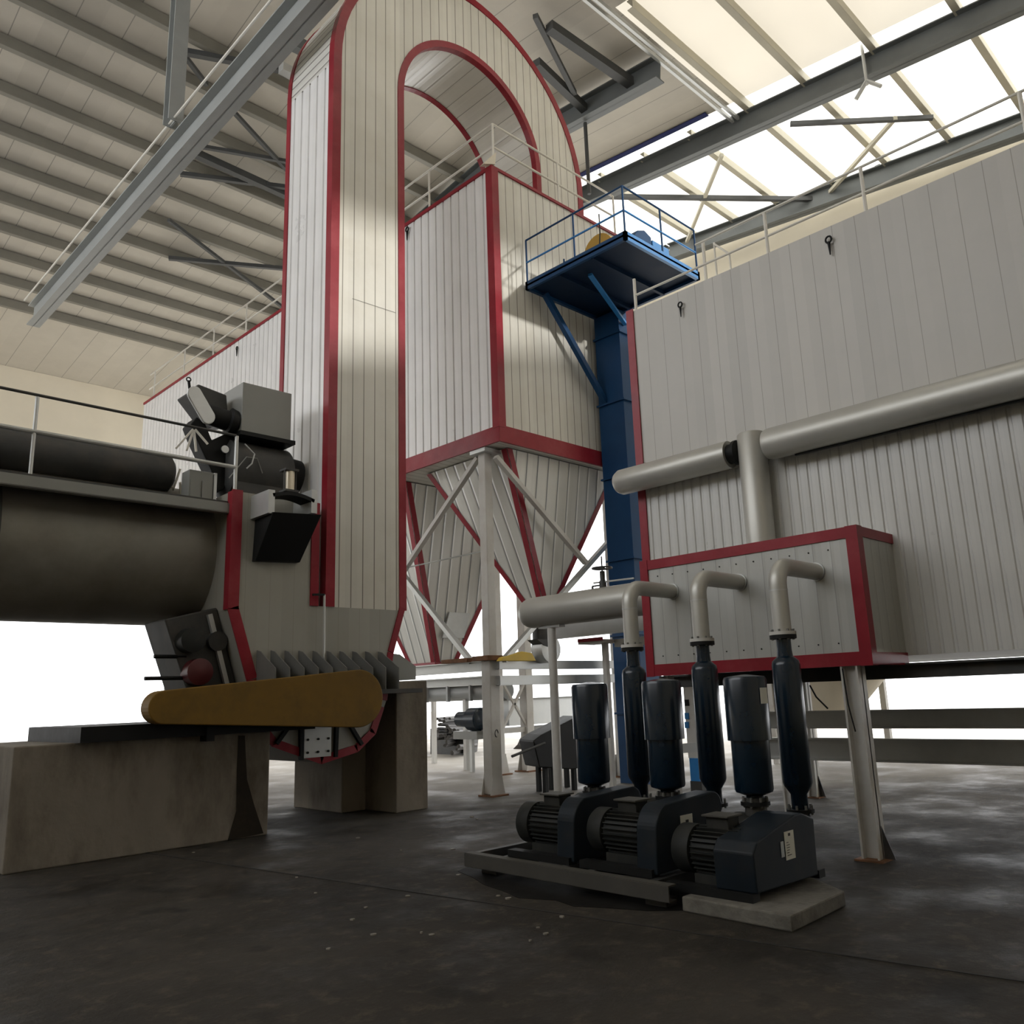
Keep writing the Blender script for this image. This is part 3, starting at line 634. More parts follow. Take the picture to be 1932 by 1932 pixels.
MB().tube([V(9.78, 10.684, 1.0) + V(.035 * math.cos(2 * PI * k / 14), 0, .06 * math.sin(2 * PI * k / 14)) for k in range(12)], .006, 6).build('painted_mark', 'ink', c1_)
column(13.1, 10.75, 5.93, 'thin pale column beside the blue elevator leg', .16)
column(12.4, 13.5, 5.93, 'rust stained white column, left leg of the cross-braced bay', .2)
column(13.27, 13.5, 5.93, 'rust stained white column, right leg of the cross-braced bay', .22)
def sbrace(p, q, lab, w=.1, m='wpaint'):
    tag(MB().bar(p, q, w, w * .8).build('diagonal_brace', m), lab, 'brace', 'braces under the filter house')
sbrace((9.8, 11.0, 5.85), (9.8, 13.3, 4.05), 'white diagonal brace from the column head down to the left')
sbrace((9.8, 13.3, 4.0), (9.8, 11.3, 2.2), 'grey diagonal brace rising left from the column at beam level', .1, 'galv')
sbrace(atY(935, 862, 10.38), atY(1105, 1062, 10.38), 'white diagonal brace from the column head down to the right')
sbrace(atY(1152, 1018, 10.38), atY(950, 1246, 10.38), 'grey diagonal brace crossing behind the fat header pipe', .1, 'galv')
tag(MB().tube([(9.8, 13.4, 4.12), (9.8, 10.9, 4.12)], .014, 6).build('tie_rod', 'galv'), 'thin level tie rod left of the white column', 'rod')
for s_, lab in ((0, 'small white cross brace between the rust stained columns, falling right'), (1, 'small white cross brace between the rust stained columns, rising right')):
    tag(MB().bar(V(12.5, 13.45, 1.9 if s_ == 0 else .95), V(13.2, 13.45, .95 if s_ == 0 else 1.9), .05).build('cross_brace', 'wpaint'), lab, 'brace', 'braces under the filter house')
tag(MB().bar((12.4, 13.5, .88), (13.27, 13.5, .88), .1, .1).build('cross_beam', 'wpaint'), 'short white beam below the cross brace', 'beam')
# beam frame at platform level
fr = thing('beam_frame', 'pale steel beam frame around the column at platform level', 'beam frame', (9.8, 10.8, 1.9))
MB().channel((9.75, 10.9, 2.12), (9.75, 16.5, 2.12), .1, .16, .02).build('upper_beam', 'galv', fr)
MB().channel((9.75, 10.9, 1.88), (9.75, 16.5, 1.88), .12, .12, .02).build('lower_beam', 'galv', fr)
MB().channel((9.8, 10.65, 2.12), (13.6, 10.65, 2.12), .1, .13, .02).build('upper_beam', 'galv', fr)
MB().channel((9.8, 10.65, 1.86), (13.6, 10.65, 1.86), .12, .14, .02).build('lower_beam', 'galv', fr)
MB().box(9.55, 10.1, 10.6, 11.0, 2.2, 2.28).box(9.6, 9.9, 11.2, 11.9, 2.2, 2.27).build('seat_plate', 'rust', fr)

# fan unit on the beam frame
fu = thing('small_fan', 'small grey snail fan with yellow belt cover on the beam frame', 'fan', (10.9, 10.4, 2.2))
o_ = atY(1030, 1225, 10.45)
MB().lathe(o_ + V(0, .15, 0), (0, -1, 0), [(.20, 0), (.24, .02), (.24, .28), (.1, .3)], 28).build('scroll', 'galv', fu, smooth=True)
MB().prism([o_ + V(-.2, .1, .06), o_ + V(-.36, .1, .16), o_ + V(-.02, .1, .16), o_ + V(0, .1, 0)], (0, -.25, 0)).build('outlet', 'char', fu)
MB().lathe(o_ + V(-.1, 0, .16), (0, 0, 1), [(.16, 0), (.16, .2), (.11, .26), (.02, .28)], 20).build('inlet_cowl', 'char', fu, smooth=True)
MB().prism([V(atY(x, y, 10.3).x, 10.3, atY(x, y, 10.3).z) for x, y in ((945, 1247), (950, 1240), (985, 1229), (1004, 1232), (1012, 1247))], (0, .12, 0)).build('belt_cover', 'yelb', fu, bevel=.01)

# screw conveyors behind
s1 = thing('screw_conveyor', 'pale bolted screw conveyor trough right of the concrete pier', 'conveyor', (13, 15, 0))
MB().lathe((12.95, 13.75, 1.72), (0, 1, 0), [(.19, 0), (.19, 5.2)], 20).build('trough', 'runway', s1, smooth=True)
MB().box(12.7, 13.2, 13.75, 18.9, 1.86, 1.9).build('cover_plate', 'galv', s1)
for y in (13.9, 14.7, 15.5, 16.3, 17.1, 17.9): MB().box(12.68, 12.76, y, y + .06, 1.52, 1.92).build('flange', 'runway', s1)
for (x, y) in ((12.9, 15.12), (13.9, 17.56)): MB().bar((x, y, 0), (x, y, 1.6), .1).build('leg', 'wpaint', s1)
s2 = thing('trough_conveyor', 'grey trough conveyor passing behind the rust stained columns', 'conveyor', (14, 14.2, .6))
MB().box(13.2, 16.5, 14.0, 14.5, .95, 1.5).build('trough', 'galv', s2)
MB().box(13.1, 16.6, 13.95, 14.55, 1.5, 1.54).build('lid', 'cab', s2)
MB().box(12.6, 16.5, 13.95, 14.5, .80, .9).build('bed_beam', 'cab', s2)
for x in (13.0, 14.6, 16.2): MB().bar((x, 14.2, 0), (x, 14.2, .82), .08).build('leg', 'char', s2)
gm = thing('gear_motor', 'dark round gear motor behind the white columns', 'motor', (12, 15, 1.1))
o_ = atX(895, 1357, 12.6); MB().lathe(o_ + V(0, -.25, 0), (0, 1, 0), [(.2, 0), (.25, .03), (.25, .35), (.17, .38), (.17, .75), (.12, .78)], 24).build('body', 'teal', gm, smooth=True)
MB().box(o_.x - .2, o_.x + .2, o_.y - .3, o_.y + .5, o_.z - .42, o_.z - .25).build('foot', 'cab', gm); MB().bar((o_.x, o_.y + .1, 0), (o_.x, o_.y + .1, o_.z - .42), .08).build('pedestal', 'galv', gm)
# pipe stack in the yard
for k in range(34):
    x = 822 + R.random() * 48; y = 1352 + R.random() * 62 + (0 if x < 850 else 8)
    p = atX(x, y, 15.4); r_ = .035 + R.random() * .02
    tag(MB().lathe(p, (-.75, -.55, .05 * R.random()), [(r_, -2.2), (r_, 0), (r_ * .7, 0), (r_ * .7, -.3)], 12).build('steel_tube', 'rubble', None, smooth=True), 'rusty tube end in the jumbled pipe heap beyond the pier', 'pipe', 'jumbled heap of tubes')
tag(MB().prism([atX(812, 1375, 16.2), atX(888, 1385, 16.2), atX(884, 1428, 16.2), atX(812, 1430, 16.2)], (1.2, 1, 0)).build('pipe_cradle', 'char'), 'dark cradle beneath the jumbled pipe heap', 'cradle')
yv = thing('yellow_machine', 'bright yellow machine out in the daylight behind the columns', 'machine', (27, 30, 0))
a = atX(886, 1388, 27); b = atX(913, 1404, 27)
MB().box(27, 29, b.y, a.y, b.z, a.z).build('body', 'yelb', yv, bevel=.05)
for q in (.1, .8): MB().lathe((27, b.y + (a.y - b.y) * q, .28), (-1, 0, 0), [(.3, 0), (.3, .2)], 18).build('wheel', 'black', yv, smooth=True)
g0 = atZ(968, 1413); g1 = atZ(998, 1413); ht = (atX(985, 1392, g0.x).z)
tag(MB().prism([g0, g1, g1 + V(0, .1, ht * .6), (g0 + g1) / 2 + V(0, 0, ht), g0 + V(0, -.2, ht * .4)], (.9, .5, 0)).build('scrap_pile', 'rubble'), 'brown heap of scrap in the daylight between the columns', 'heap')
# white trestle seen at the far left under the drum
tl = thing('white_trestle', 'white braced post in daylight under the drum at far left', 'post', (7.4, 18, 0))
p = atY(326, 1150, 18); MB().tube([V(p.x, 18, 0), V(p.x, 18, 3.6)], .09, 10).build('post', 'wpaint', tl)
for (x0, y0, x1, y1) in ((318, 1160, 300, 1230), (340, 1290, 352, 1268), (352, 1240, 352, 1300)): MB().bar(atY(x0, y0, 18), atY(x1, y1, 18), .06).build('brace', 'wpaint', tl)
# tipping cart
ct = thing('tipping_cart', 'black steel tipping cart with a long handle behind the header post', 'cart', (11.3, 9.6, 0))
q = [(1018, 1448), (1006, 1398), (1022, 1386), (1092, 1350), (1098, 1446), (1085, 1452)]
MB().prism([atY(x, y, 10.0) for x, y in q], (.25, .6, 0)).build('body', 'black', ct, bevel=.02)
MB().tube([atY(966, 1427, 9.9), atY(1028, 1402, 9.9)], .022, 8).build('handle', 'char', ct)
for px0 in (1028, 1052, 1082):
    p = atY(px0, 1446, 10.12); MB().bar(V(p.x, p.y, 0), p, .07).build('leg', 'black', ct)
    MB().bar(V(p.x + .25, p.y + .4, 0), p + V(.25, .4, 0), .07).build('leg', 'black', ct)

# ================================================================== BLUE ELEVATOR AND PLATFORM
ev = thing('bucket_elevator', 'tall dark blue elevator leg in front of the filter house', 'elevator', (12.5, 9.8, 0))
mb = MB().box(12.25, 12.85, 9.5, 10.12, 0, 9.0); mb.build('leg_casing', 'blue', ev)
for z in (1.2, 2.6, 4.0, 5.6, 7.1, 8.5): MB().box(12.2, 12.9, 9.45, 10.14, z, z + .035).build('flange', 'blue', ev)
pf = thing('platform', 'dark blue railed service platform cantilevered beside the filter house', 'platform', (11.4, 8.9, 9))
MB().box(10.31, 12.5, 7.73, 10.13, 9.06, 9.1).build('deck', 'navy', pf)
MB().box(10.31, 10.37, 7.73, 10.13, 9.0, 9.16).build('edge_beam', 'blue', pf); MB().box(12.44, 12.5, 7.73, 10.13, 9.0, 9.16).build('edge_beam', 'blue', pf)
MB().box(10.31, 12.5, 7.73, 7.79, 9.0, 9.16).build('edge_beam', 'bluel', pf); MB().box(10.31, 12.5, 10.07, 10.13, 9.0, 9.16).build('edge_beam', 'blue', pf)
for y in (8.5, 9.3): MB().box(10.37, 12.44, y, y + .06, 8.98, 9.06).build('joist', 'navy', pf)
for (x, y) in ((10.34, 10.1), (10.34, 8.9), (10.34, 7.76), (11.4, 7.76), (12.47, 7.76), (11.4, 10.1)):
    MB().tube([(x, y, 9.1), (x, y, 10.02)], .018, 8).build('post', 'blue', pf)
for z in (9.56, 10.02):
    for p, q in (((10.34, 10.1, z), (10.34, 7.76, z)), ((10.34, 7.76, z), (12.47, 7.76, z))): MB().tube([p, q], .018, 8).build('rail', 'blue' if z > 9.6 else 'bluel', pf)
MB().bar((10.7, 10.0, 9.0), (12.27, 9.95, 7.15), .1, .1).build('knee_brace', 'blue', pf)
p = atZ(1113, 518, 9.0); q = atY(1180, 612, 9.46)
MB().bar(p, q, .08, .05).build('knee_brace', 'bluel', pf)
hd = thing('elevator_head', 'blue elevator head housing and drive on the platform', 'drive', (11.4, 8.3, 9.1))
y_ = 8.25; pp = [atY(x, y, y_) for x, y in ((1190, 447), (1204, 434), (1216, 434), (1229, 448))]
zb = 9.1
MB().prism([V(pp[0].x, y_, zb)] + pp + [V(pp[3].x, y_, zb)], (0, .55, 0)).build('housing', 'blue', hd, bevel=.02)
a = atY(1231, 452, y_); b = atY(1262, 464, y_)
MB().prism([V(a.x, y_, zb), a, V(b.x, y_, a.z), V(b.x, y_, zb)], (0, .5, 0)).build('motor_box', 'bluel', hd, bevel=.02)
c = atX(1136, 474, 11.0); MB().lathe(V(11.0, c.y, 9.1 + .34), (-1, 0, 0), [(.34, 0), (.34, .12)], 28).build('pulley_guard', 'ochre', hd, smooth=True)
MB().tube([atX(1130, 404, 10.4), atX(1132, 440, 10.4), atX(1131, 470, 10.4)], .012, 6).build('lifting_chain', 'black', hd)

# ================================================================== GREY HOUSING (right)
HX = 8.8; HY = 6.58
hs = thing('dryer_housing', 'large pale grey clad housing filling the right side', 'housing', (10.5, 3, 1.8))
MB().face([(HX, -4, 4.2), (HX, HY, 4.2), (HX, HY, 6.78), (HX, -4, 6.78)]).build('upper_panel', 'wall', hs, udir=(0, 1, 0))
mb = MB(); ribbed(mb, (HX, HY, 0), (HX, -4, 0), 1.85, 4.2, (-1, 0, 0), .13, .03, .014); mb.build('lower_panel', 'ribh', hs)
MB().face([(HX, HY, 1.85), (12.2, HY, 1.85), (12.2, HY, 6.78), (HX, HY, 6.78)]).face([(12.2, -4, 1.85), (12.2, HY, 1.85), (12.2, HY, 6.78), (12.2, -4, 6.78)]).face([(HX, -4, 1.85), (12.2, -4, 1.85), (12.2, -4, 6.78), (HX, -4, 6.78)]).build('rear_panel', 'wall', hs)
MB().face([(HX, -4, 6.78), (12.2, -4, 6.78), (12.2, HY, 6.78), (HX, HY, 6.78)]).build('top_panel', 'wall', hs)
MB().face([(HX, -4, 1.85), (12.2, -4, 1.85), (12.2, HY, 1.85), (HX, HY, 1.85)]).build('underside', 'wall', hs)
MB().prism([V(HX - .02, HY - .03, 1.85), V(HX - .02, HY + .09, 1.85), V(HX + .14, HY + .09, 1.85), V(HX + .14, HY + .004, 1.85), V(HX - .004, HY + .004, 1.85), V(HX - .004, HY - .03, 1.85)], (0, 0, 4.96)).build('corner_trim', 'red', hs)
lug(atX(1563, 452, HX - .04), 'black lifting lug near the top of the grey housing, upper right', .1, (1, 0, 0))
lug(atX(1283, 575, HX - .04), 'small black lifting lug on the grey housing below the platform', .09, (1, 0, 0))
hr = thing('handrail', 'white pipe handrail along the top edge of the grey housing', 'handrail', (HX, 3, 6.78))
for y in (6.54, 4.48, 3.25, 1.6, .2): MB().tube([(HX + .05, y, 6.78), (HX + .05, y, 7.36 if y < 6 else 7.28)], .022, 8).build('post', 'railw', hr)
MB().tube([(HX + .05, 6.54, 7.03), (HX + .05, -3, 7.03)], .016, 8).build('rail', 'railw', hr); MB().tube([(HX + .05, 5.5, 7.36), (HX + .05, -3, 7.36)], .016, 8).build('rail', 'railw', hr)
fg = thing('ladder_hoop', 'small white rail gate on the housing top near the platform', 'rail', (9.2, 5.3, 6.8))
for (x, y) in ((1347, 458), (1376, 478)):
    p = atX(x, y, 9.3); MB().tube([p, V(p.x, p.y, 6.78)], .014, 8).build('post', 'railw', fg)
MB().tube([atX(1347, 460, 9.3), atX(1376, 479, 9.3)], .014, 8).build('rail', 'railw', fg)
pt = thing('gate_post', 'white handrail post beside the platform corner', 'post', (9.2, 5.6, 6.78)); p = atX(1326, 456, 9.3)
MB().tube([p, V(p.x, p.y, 6.78)], .024, 8).build('shaft', 'railw', pt)

# lagged pipes on the housing
lp = thing('lagged_pipe', 'short silver lagged pipe ending left of the vertical pipe', 'pipe', (8.6, 6, 4.3), 'lagged pipes on the grey housing')
MB().lathe((8.6, 5.12, 4.33), (0, 1, 0), [(.165, 0), (.17, .02), (.17, 1.66), (.14, 1.72), (.05, 1.74)], 28).build('lagging', 'lagging', lp, smooth=True)
MB().lathe((8.6, 4.98, 4.33), (0, 1, 0), [(.12, 0), (.15, .02), (.15, .06), (.12, .07), (.12, .14)], 20).build('black_fitting', 'black', lp, smooth=True)
lp = thing('lagged_pipe', 'long silver lagged pipe running to the right of the vertical pipe', 'pipe', (8.6, 2, 4.3), 'lagged pipes on the grey housing')
MB().lathe((8.6, -4, 4.33), (0, 1, 0), [(.185, 0), (.185, 8.58), (.17, 8.62)], 28).build('lagging', 'lagging', lp, smooth=True)
MB().bar((8.62, -4, 4.14), (8.62, 4.3, 4.14), .03).build('support_angle', 'black', lp)
lp = thing('lagged_pipe', 'upright silver lagged pipe on the housing between the two level pipes', 'pipe', (8.62, 4.8, 3.1), 'lagged pipes on the grey housing')
MB().lathe((8.62, 4.83, 3.0), (0, 0, 1), [(.165, 0), (.165, 1.5), (.15, 1.52)], 28).build('lagging', 'lagging', lp, smooth=True)

# red trimmed air box
ab = thing('air_box', 'silver ribbed air box with dark red edge trims behind the blowers', 'air box', (8.3, 4.7, 1.8))
BX, BY0, BY1, BZ0, BZ1 = 7.95, 3.43, 6.05, 1.78, 3.08
MB().face([(BX, BY0, BZ0), (BX, BY1, BZ0), (BX, BY1, BZ1), (BX, BY0, BZ1)]).build('front_panel', 'casing', ab, udir=(0, 1, 0))
MB().face([(BX, BY0, BZ0), (HX, BY0, BZ0), (HX, BY0, BZ1), (BX, BY0, BZ1)]).build('end_panel', 'casing', ab, udir=(1, 0, 0))
MB().face([(BX, BY1, BZ0), (HX, BY1, BZ0), (HX, BY1, BZ1), (BX, BY1, BZ1)]).build('end_panel', 'casing', ab, udir=(1, 0, 0))
MB().face([(BX, BY0, BZ0), (HX, BY0, BZ0), (HX, BY1, BZ0), (BX, BY1, BZ0)]).face([(BX, BY0, BZ1), (HX, BY0, BZ1), (HX, BY1, BZ1), (BX, BY1, BZ1)]).build('cover', 'casing', ab)
T_ = .11
MB().box(BX - .015, BX + .001, BY0 + .1, BY1 - .09, BZ1 - T_ + .02, BZ1 + .02).build('edge_trim', 'red', ab); MB().box(BX - .015, BX + .001, BY0 + .1, BY1 - .09, BZ0 - .02, BZ0 + T_).build('edge_trim', 'red', ab)
MB().prism([V(BX - .02, BY0 - .02, BZ0 - .025), V(BX + .1, BY0 - .02, BZ0 - .025), V(BX + .1, BY0 - .003, BZ0 - .025), V(BX - .003, BY0 - .003, BZ0 - .025), V(BX - .003, BY0 + .1, BZ0 - .025), V(BX - .02, BY0 + .1, BZ0 - .025)], (0, 0, BZ1 - BZ0 + .05)).build('edge_trim', 'red', ab)
MB().prism([V(BX - .02, BY1 + .02, BZ0 - .025), V(BX + .1, BY1 + .02, BZ0 - .025), V(BX + .1, BY1 + .003, BZ0 - .025), V(BX - .003, BY1 + .003, BZ0 - .025), V(BX - .003, BY1 - .09, BZ0 - .025), V(BX - .02, BY1 - .09, BZ0 - .025)], (0, 0, BZ1 - BZ0 + .05)).build('edge_trim', 'red', ab)
MB().box(BX + .1, HX, BY0 - .015, BY0 - .002, BZ1 - .08, BZ1 + .02).build('edge_trim', 'red', ab); MB().box(BX + .1, HX, BY0 - .015, BY0 - .002, BZ0 - .02, BZ0 + .1).build('edge_trim', 'red', ab)
rv = None
for y in [BY0 + .3 + .21 * k for k in range(11)]:
    for z in (BZ0 + .2, BZ1 - .18):
        if rv is None: rv = MB().lathe((BX - .001, y, z), (-1, 0, 0), [(.008, 0), (.008, .006)], 6).build('rivet', 'black', ab); ry, rz = y, z
        else:
            c = rv.copy(); C.objects.link(c); c.parent = ab; c.location = (0, y - ry, z - rz)
# legs and beams below the housing
def leg(x, y, z1, lab, w=.17, m='wpaint'):
    t = thing('housing_leg', lab, 'column', (x, y, 0), 'legs under the grey housing')
    MB().ibeam((x, y, .01), (x, y, z1), w, w, .02, up=(0, 1, 0)).build('shaft', m, t); MB().box(x - w * .8, x + w * .8, y - w * .8, y + w * .8, 0, .015).build('base_plate', 'rust', t)
    MB().prism([V(x + .02, y - w * .5, .015), V(x + .02, y - w * 1.1, .015), V(x + .02, y - w * .5, .3)], (.012, 0, 0)).build('gusset', 'char', t)
    return t
t = leg(8.03, 3.66, 1.76, 'white steel leg under the right corner of the air box', .17)
MB().tube([(7.94, 3.72, 1.74), (7.935, 3.70, 1.4), (7.935, 3.66, 1.15)], .007, 6).build('cable', 'black', t)
leg(11.89, 6.2, 1.85, 'white leg with gusset seen just right of the nearest tall silencer', .14)
leg(8.15, 5.95, 1.76, 'pale leg seen between the two taller middle cylinders', .12)
leg(9.0, 5.0, 1.85, 'thin pale leg just right of the middle tall silencer', .1)
leg(10.0, 1.2, 1.85, 'white leg under the housing beyond the air box corner', .16)
for (X, z, h, lab) in ((8.75, 1.70, .13, 'dark steel beam directly under the air box'), (10.4, 1.16, .20, 'grey channel beam at mid height under the housing'), (10.6, .78, .26, 'dark double channel beam low under the housing')):
    tag(MB().channel((X, -4, z), (X, 6.4, z), .1, h, .02).build('under_beam', 'galv' if X > 9 else 'char'), lab, 'beam', 'beams under the housing')
tk = thing('white_hopper', 'cream cone bottomed tank in the light beyond the housing legs', 'tank', (17.5, 8.2, 0))
MB().lathe((17.5, 8.6, .7), (0, 0, 1), [(.3, 0), (1.5, 1.3), (1.5, 3.6)], 32).build('vessel', 'cream', tk, smooth=True)
for k in range(4): MB().bar((17.5 + 1.2 * math.cos(PI / 4 + k * PI / 2), 8.6 + 1.2 * math.sin(PI / 4 + k * PI / 2), 0), (17.5 + 1.2 * math.cos(PI / 4 + k * PI / 2), 8.6 + 1.2 * math.sin(PI / 4 + k * PI / 2), 1.9), .12).build('leg', 'wpaint', tk)
tag(MB().tube([atX(1528, 1293, 11.5), atX(1540, 1315, 11.5), atX(1562, 1337, 11.5)], .012, 6).build('hanging_cable', 'black'), 'black cable drooping under the air box beside the nearest silencer', 'cable')
kb = thing('switch_cabinet', 'pale grey switch cabinet with dark square windows between the cylinders', 'cabinet', (10.6, 7.7, 0))
a = atX(1288, 1285, 10.6); b = atX(1318, 1400, 10.6)
MB().box(10.6, 10.95, b.y, a.y, .62, a.z).build('body', 'wpaint', kb); MB().box(10.6, 10.95, b.y, a.y, .0, .3).build('plinth', 'char', kb)
for y_ in (1283, 1320, 1345, 1362):
    p = atX(1293, y_, 10.58); MB().box(10.585, 10.6, p.y - .05, p.y + .02, p.z - .09, p.z).build('window', 'black' if y_ < 1340 else 'bluel', kb)
MB().box(10.59, 10.9, b.y + .02, a.y - .02, .3, .62).build('lower_door', 'bluel', kb)
tag(MB().bar(atX(1286, 1412, 9.5), atX(1330, 1408, 9.5), .1, .12).build('cross_beam', 'galv'), 'short grey crossbar between the middle cylinders', 'beam')

# ================================================================== HEADER PIPE
hp = thing('header_pipe', 'fat silver lagged header pipe with domed end beside the air box', 'pipe', (8.5, 7.5, 2.5))
MB().lathe((8.5, 5.95, 2.74), (0, 1, 0), [(.215, 0), (.215, 2.5)] + [(.215 * math.cos(k * PI / 16), 2.5 + .215 * math.sin(k * PI / 16)) for k in range(1, 9)], 36).build('lagging', 'lagging', hp, smooth=True)
po = thing('pipe_post', 'slim white round post carrying the fat header pipe', 'post', (8.5, 8.0, 0))
MB().lathe((8.5, 8.1, 0), (0, 0, 1), [(.06, 0), (.06, 2.53)], 16).build('shaft', 'wpaint', po, smooth=True)
MB().prism([V(8.44, 7.9, 2.56), V(8.44, 8.3, 2.52), V(8.44, 8.3, 2.5), V(8.44, 7.9, 2.5)], (.12, 0, 0)).build('saddle', 'galv', po)
va = thing('valve', 'dark handwheel valve on top of the fat header pipe', 'valve', (8.5, 7.1, 2.95))
o_ = V(8.5, 7.13, 2.93)
MB().lathe(o_, (0, 0, 1), [(.05, 0), (.05, .1), (.035, .12), (.035, .24)], 14).build('bonnet', 'char', va, smooth=True)
MB().tube([o_ + V(0, 0, .2), o_ + V(0, 0, .44)], .01, 8).build('stem', 'char', va)
ring = [o_ + V(.13 * math.cos(2 * PI * k / 24), .13 * math.sin(2 * PI * k / 24), .28) for k in range(25)]
mb = MB().tube(ring, .012, 6)
for k in range(3): mb.tube([o_ + V(0, 0, .28), o_ + V(.13 * math.cos(k * 2.1), .13 * math.sin(k * 2.1), .28)], .01, 6)
mb.build('handwheel', 'char', va)
MB().bar(o_ + V(-.05, .14, .05), o_ + V(-.05, .03, .05), .02).bar(o_ + V(-.05, .14, .05), o_ + V(-.05, .14, -.02), .02).build('yoke', 'char', va)
tag(MB().tube([atX(1120, 1100, 8.5), atX(1196, 1091, 8.5)], .012, 6).build('thin_pipe', 'galv'), 'thin level pipe from the valve to the air box corner', 'pipe')
tag(MB().box(9.3, 9.45, 6.8, 8.9, 2.42, 2.62).build('shadow_beam', 'galv'), 'grey steel beam directly behind the fat header pipe', 'beam')
tr = thing('bracket_shelf', 'small pale bracket shelf with a red lip left of the rear silencer', 'shelf', (8.9, 6.9, 1.8))
a = atX(1095, 1210, 9.2); b = atX(1142, 1210, 9.2)
MB().box(9.15, 9.5, b.y, a.y, a.z - .05, a.z).build('top', 'wpaint', tr); MB().box(9.14, 9.15, b.y, a.y, a.z - .02, a.z + .03).build('lip', 'red', tr)
MB().bar((9.25, b.y + .05, 0), (9.25, b.y + .05, a.z - .05), .07).build('leg', 'wpaint', tr)
tag(MB().box(9.4, 9.5, 5.5, b.y, a.z - .11, a.z).build('cross_beam', 'galv'), 'grey crossbar beside the small bracket shelf', 'beam')

# ================================================================== BLOWERS
YS = [3.88, 4.76, 5.64]
def blower(k, dy, label):
    y = YS[k]
    base = .105 if k == 0 else .171
    b = thing('blower', label, 'blower', (6.1, y, base), 'blowers')
    o = V(0, dy, 0)
    # base rails
    for x in (5.62, 6.62): MB().box(x - .05, x + .05, y - .42, y + .34, base, base + .06).build('base_rail', 'black', b)
    # motor along Y
    mz = base + .27
    prof = [(.12, 0), (.17, .01), (.185, .03), (.185, .17), (.17, .175)]
    MB().lathe((5.86, y + .36, mz), (0, -1, 0), prof, 32).build('fan_cowl', 'motor', b, smooth=True)
    MB().lathe((5.86, y + .365, mz), (0, 1, 0), [(.09, -.004), (.09, 0)], 20).build('cowl_grille', 'black', b)
    mb = MB().lathe((5.86, y + .19, mz), (0, -1, 0), [(.15, 0), (.15, .42)], 28)
    for j in range(26):
        a_ = 2 * PI * j / 26
        if -2.1 < (a_ if a_ < PI else a_ - 2 * PI) < -1.0: continue
        c, s = math.cos(a_), math.sin(a_)
        mb.bar(V(5.86 + .165 * c, y + .17, mz + .165 * s), V(5.86 + .165 * c, y - .2, mz + .165 * s), .006, .035, up=(c, 0, s))
    mb.build('motor_body', 'motor', b, smooth=False)
    MB().box(5.80, 5.96, y - .12, y + .08, mz + .15, mz + .255).build('terminal_box', 'motor', b, bevel=.008)
    MB().box(5.77, 5.98, y - .14, y + .1, mz + .255, mz + .27).build('terminal_lid', 'skid', b, bevel=.004)
    MB().box(5.7, 6.02, y - .2, y + .15, base + .04, base + .12).build('motor_foot', 'motor', b)
    # belt guard
    gy = y - .45
    if k == 0:
        pf_ = [(5.59, base + .06), (5.58, base + .33), (5.64, base + .40), (6.22, base + .52), (6.34, base + .52), (6.52, base + .46), (6.50, base + .04)]
    else:
        pf_ = [(5.60, base + .02)] + arc(5.84, base + .32, .22, PI, PI / 2 + .3, 10) + arc(6.46, base + .44, .12, PI / 2 + .15, -.3, 8) + [(6.52, base + .3), (6.3, base + .02)]
    gd = MB().prism([V(x, gy, z) for x, z in pf_], (0, .34 if k == 0 else .2, 0)).build('belt_guard', 'tealm', b, bevel=.012)
    if k == 0:
        lb = MB().box(6.03, 6.17, gy - .004, gy - .001, base + .22, base + .42).build('notice_sheet', 'paper', gd)
        mb = MB().box(6.085, 6.115, gy - .006, gy - .004, base + .385, base + .405)
        for r_ in range(6): mb.box(6.05, 6.05 + .02 + .07 * R.random(), gy - .006, gy - .004, base + .25 + .018 * r_, base + .254 + .018 * r_)
        mb.build('print', 'ink', gd)
        MB().box(5.965, 6.01, gy - .004, gy - .001, base + .25, base + .36).build('rating_plate', 'galv', gd)
    elif k == 1:
        MB().box(5.95, 6.12, gy - .004, gy - .001, base + .2, base + .42).build('notice_sheet', 'paper', gd); MB().box(6.02, 6.06, gy - .006, gy - .004, base + .36, base + .38).build('print', 'ink', gd)
    else:
        MB().box(6.0, 6.06, gy - .004, gy - .001, base + .34, base + .38).build('rating_plate', 'galv', gd)
    # rotor case, silencer adaptors
    MB().lathe((6.45, y - .24, base + .27), (0, 1, 0), [(.2, 0), (.21, .02), (.21, .44), (.16, .46)], 28).build('rotor_case', 'motor', b, smooth=True)
    MB().box(6.3, 6.62, y - .2, y + .2, base + .04, base + .3).build('case_foot', 'char', b)
    MB().lathe((6.45, y + .02, base + .42), (0, 0, 1), [(.09, 0), (.09, .18 - (.065 if k else 0))], 16).build('inlet_neck', 'char', b, smooth=True)
    MB().tube([(6.6, y, base + .27), (6.95, y, base + .27), (7.08, y, base + .29), (7.15, y, base + .36), (7.15, y, .505)], .08, 16).build('outlet_pipe', 'teal', b, smooth=True)
    return b
blower(0, 0, 'nearest blower with a boxy belt guard and white notice, on the concrete pad')
blower(1, 0, 'middle blower with rounded belt guard and half hidden notice, on the steel skid')
blower(2, 0, 'rearmost blower with an arched belt guard, at the far end of the skid')

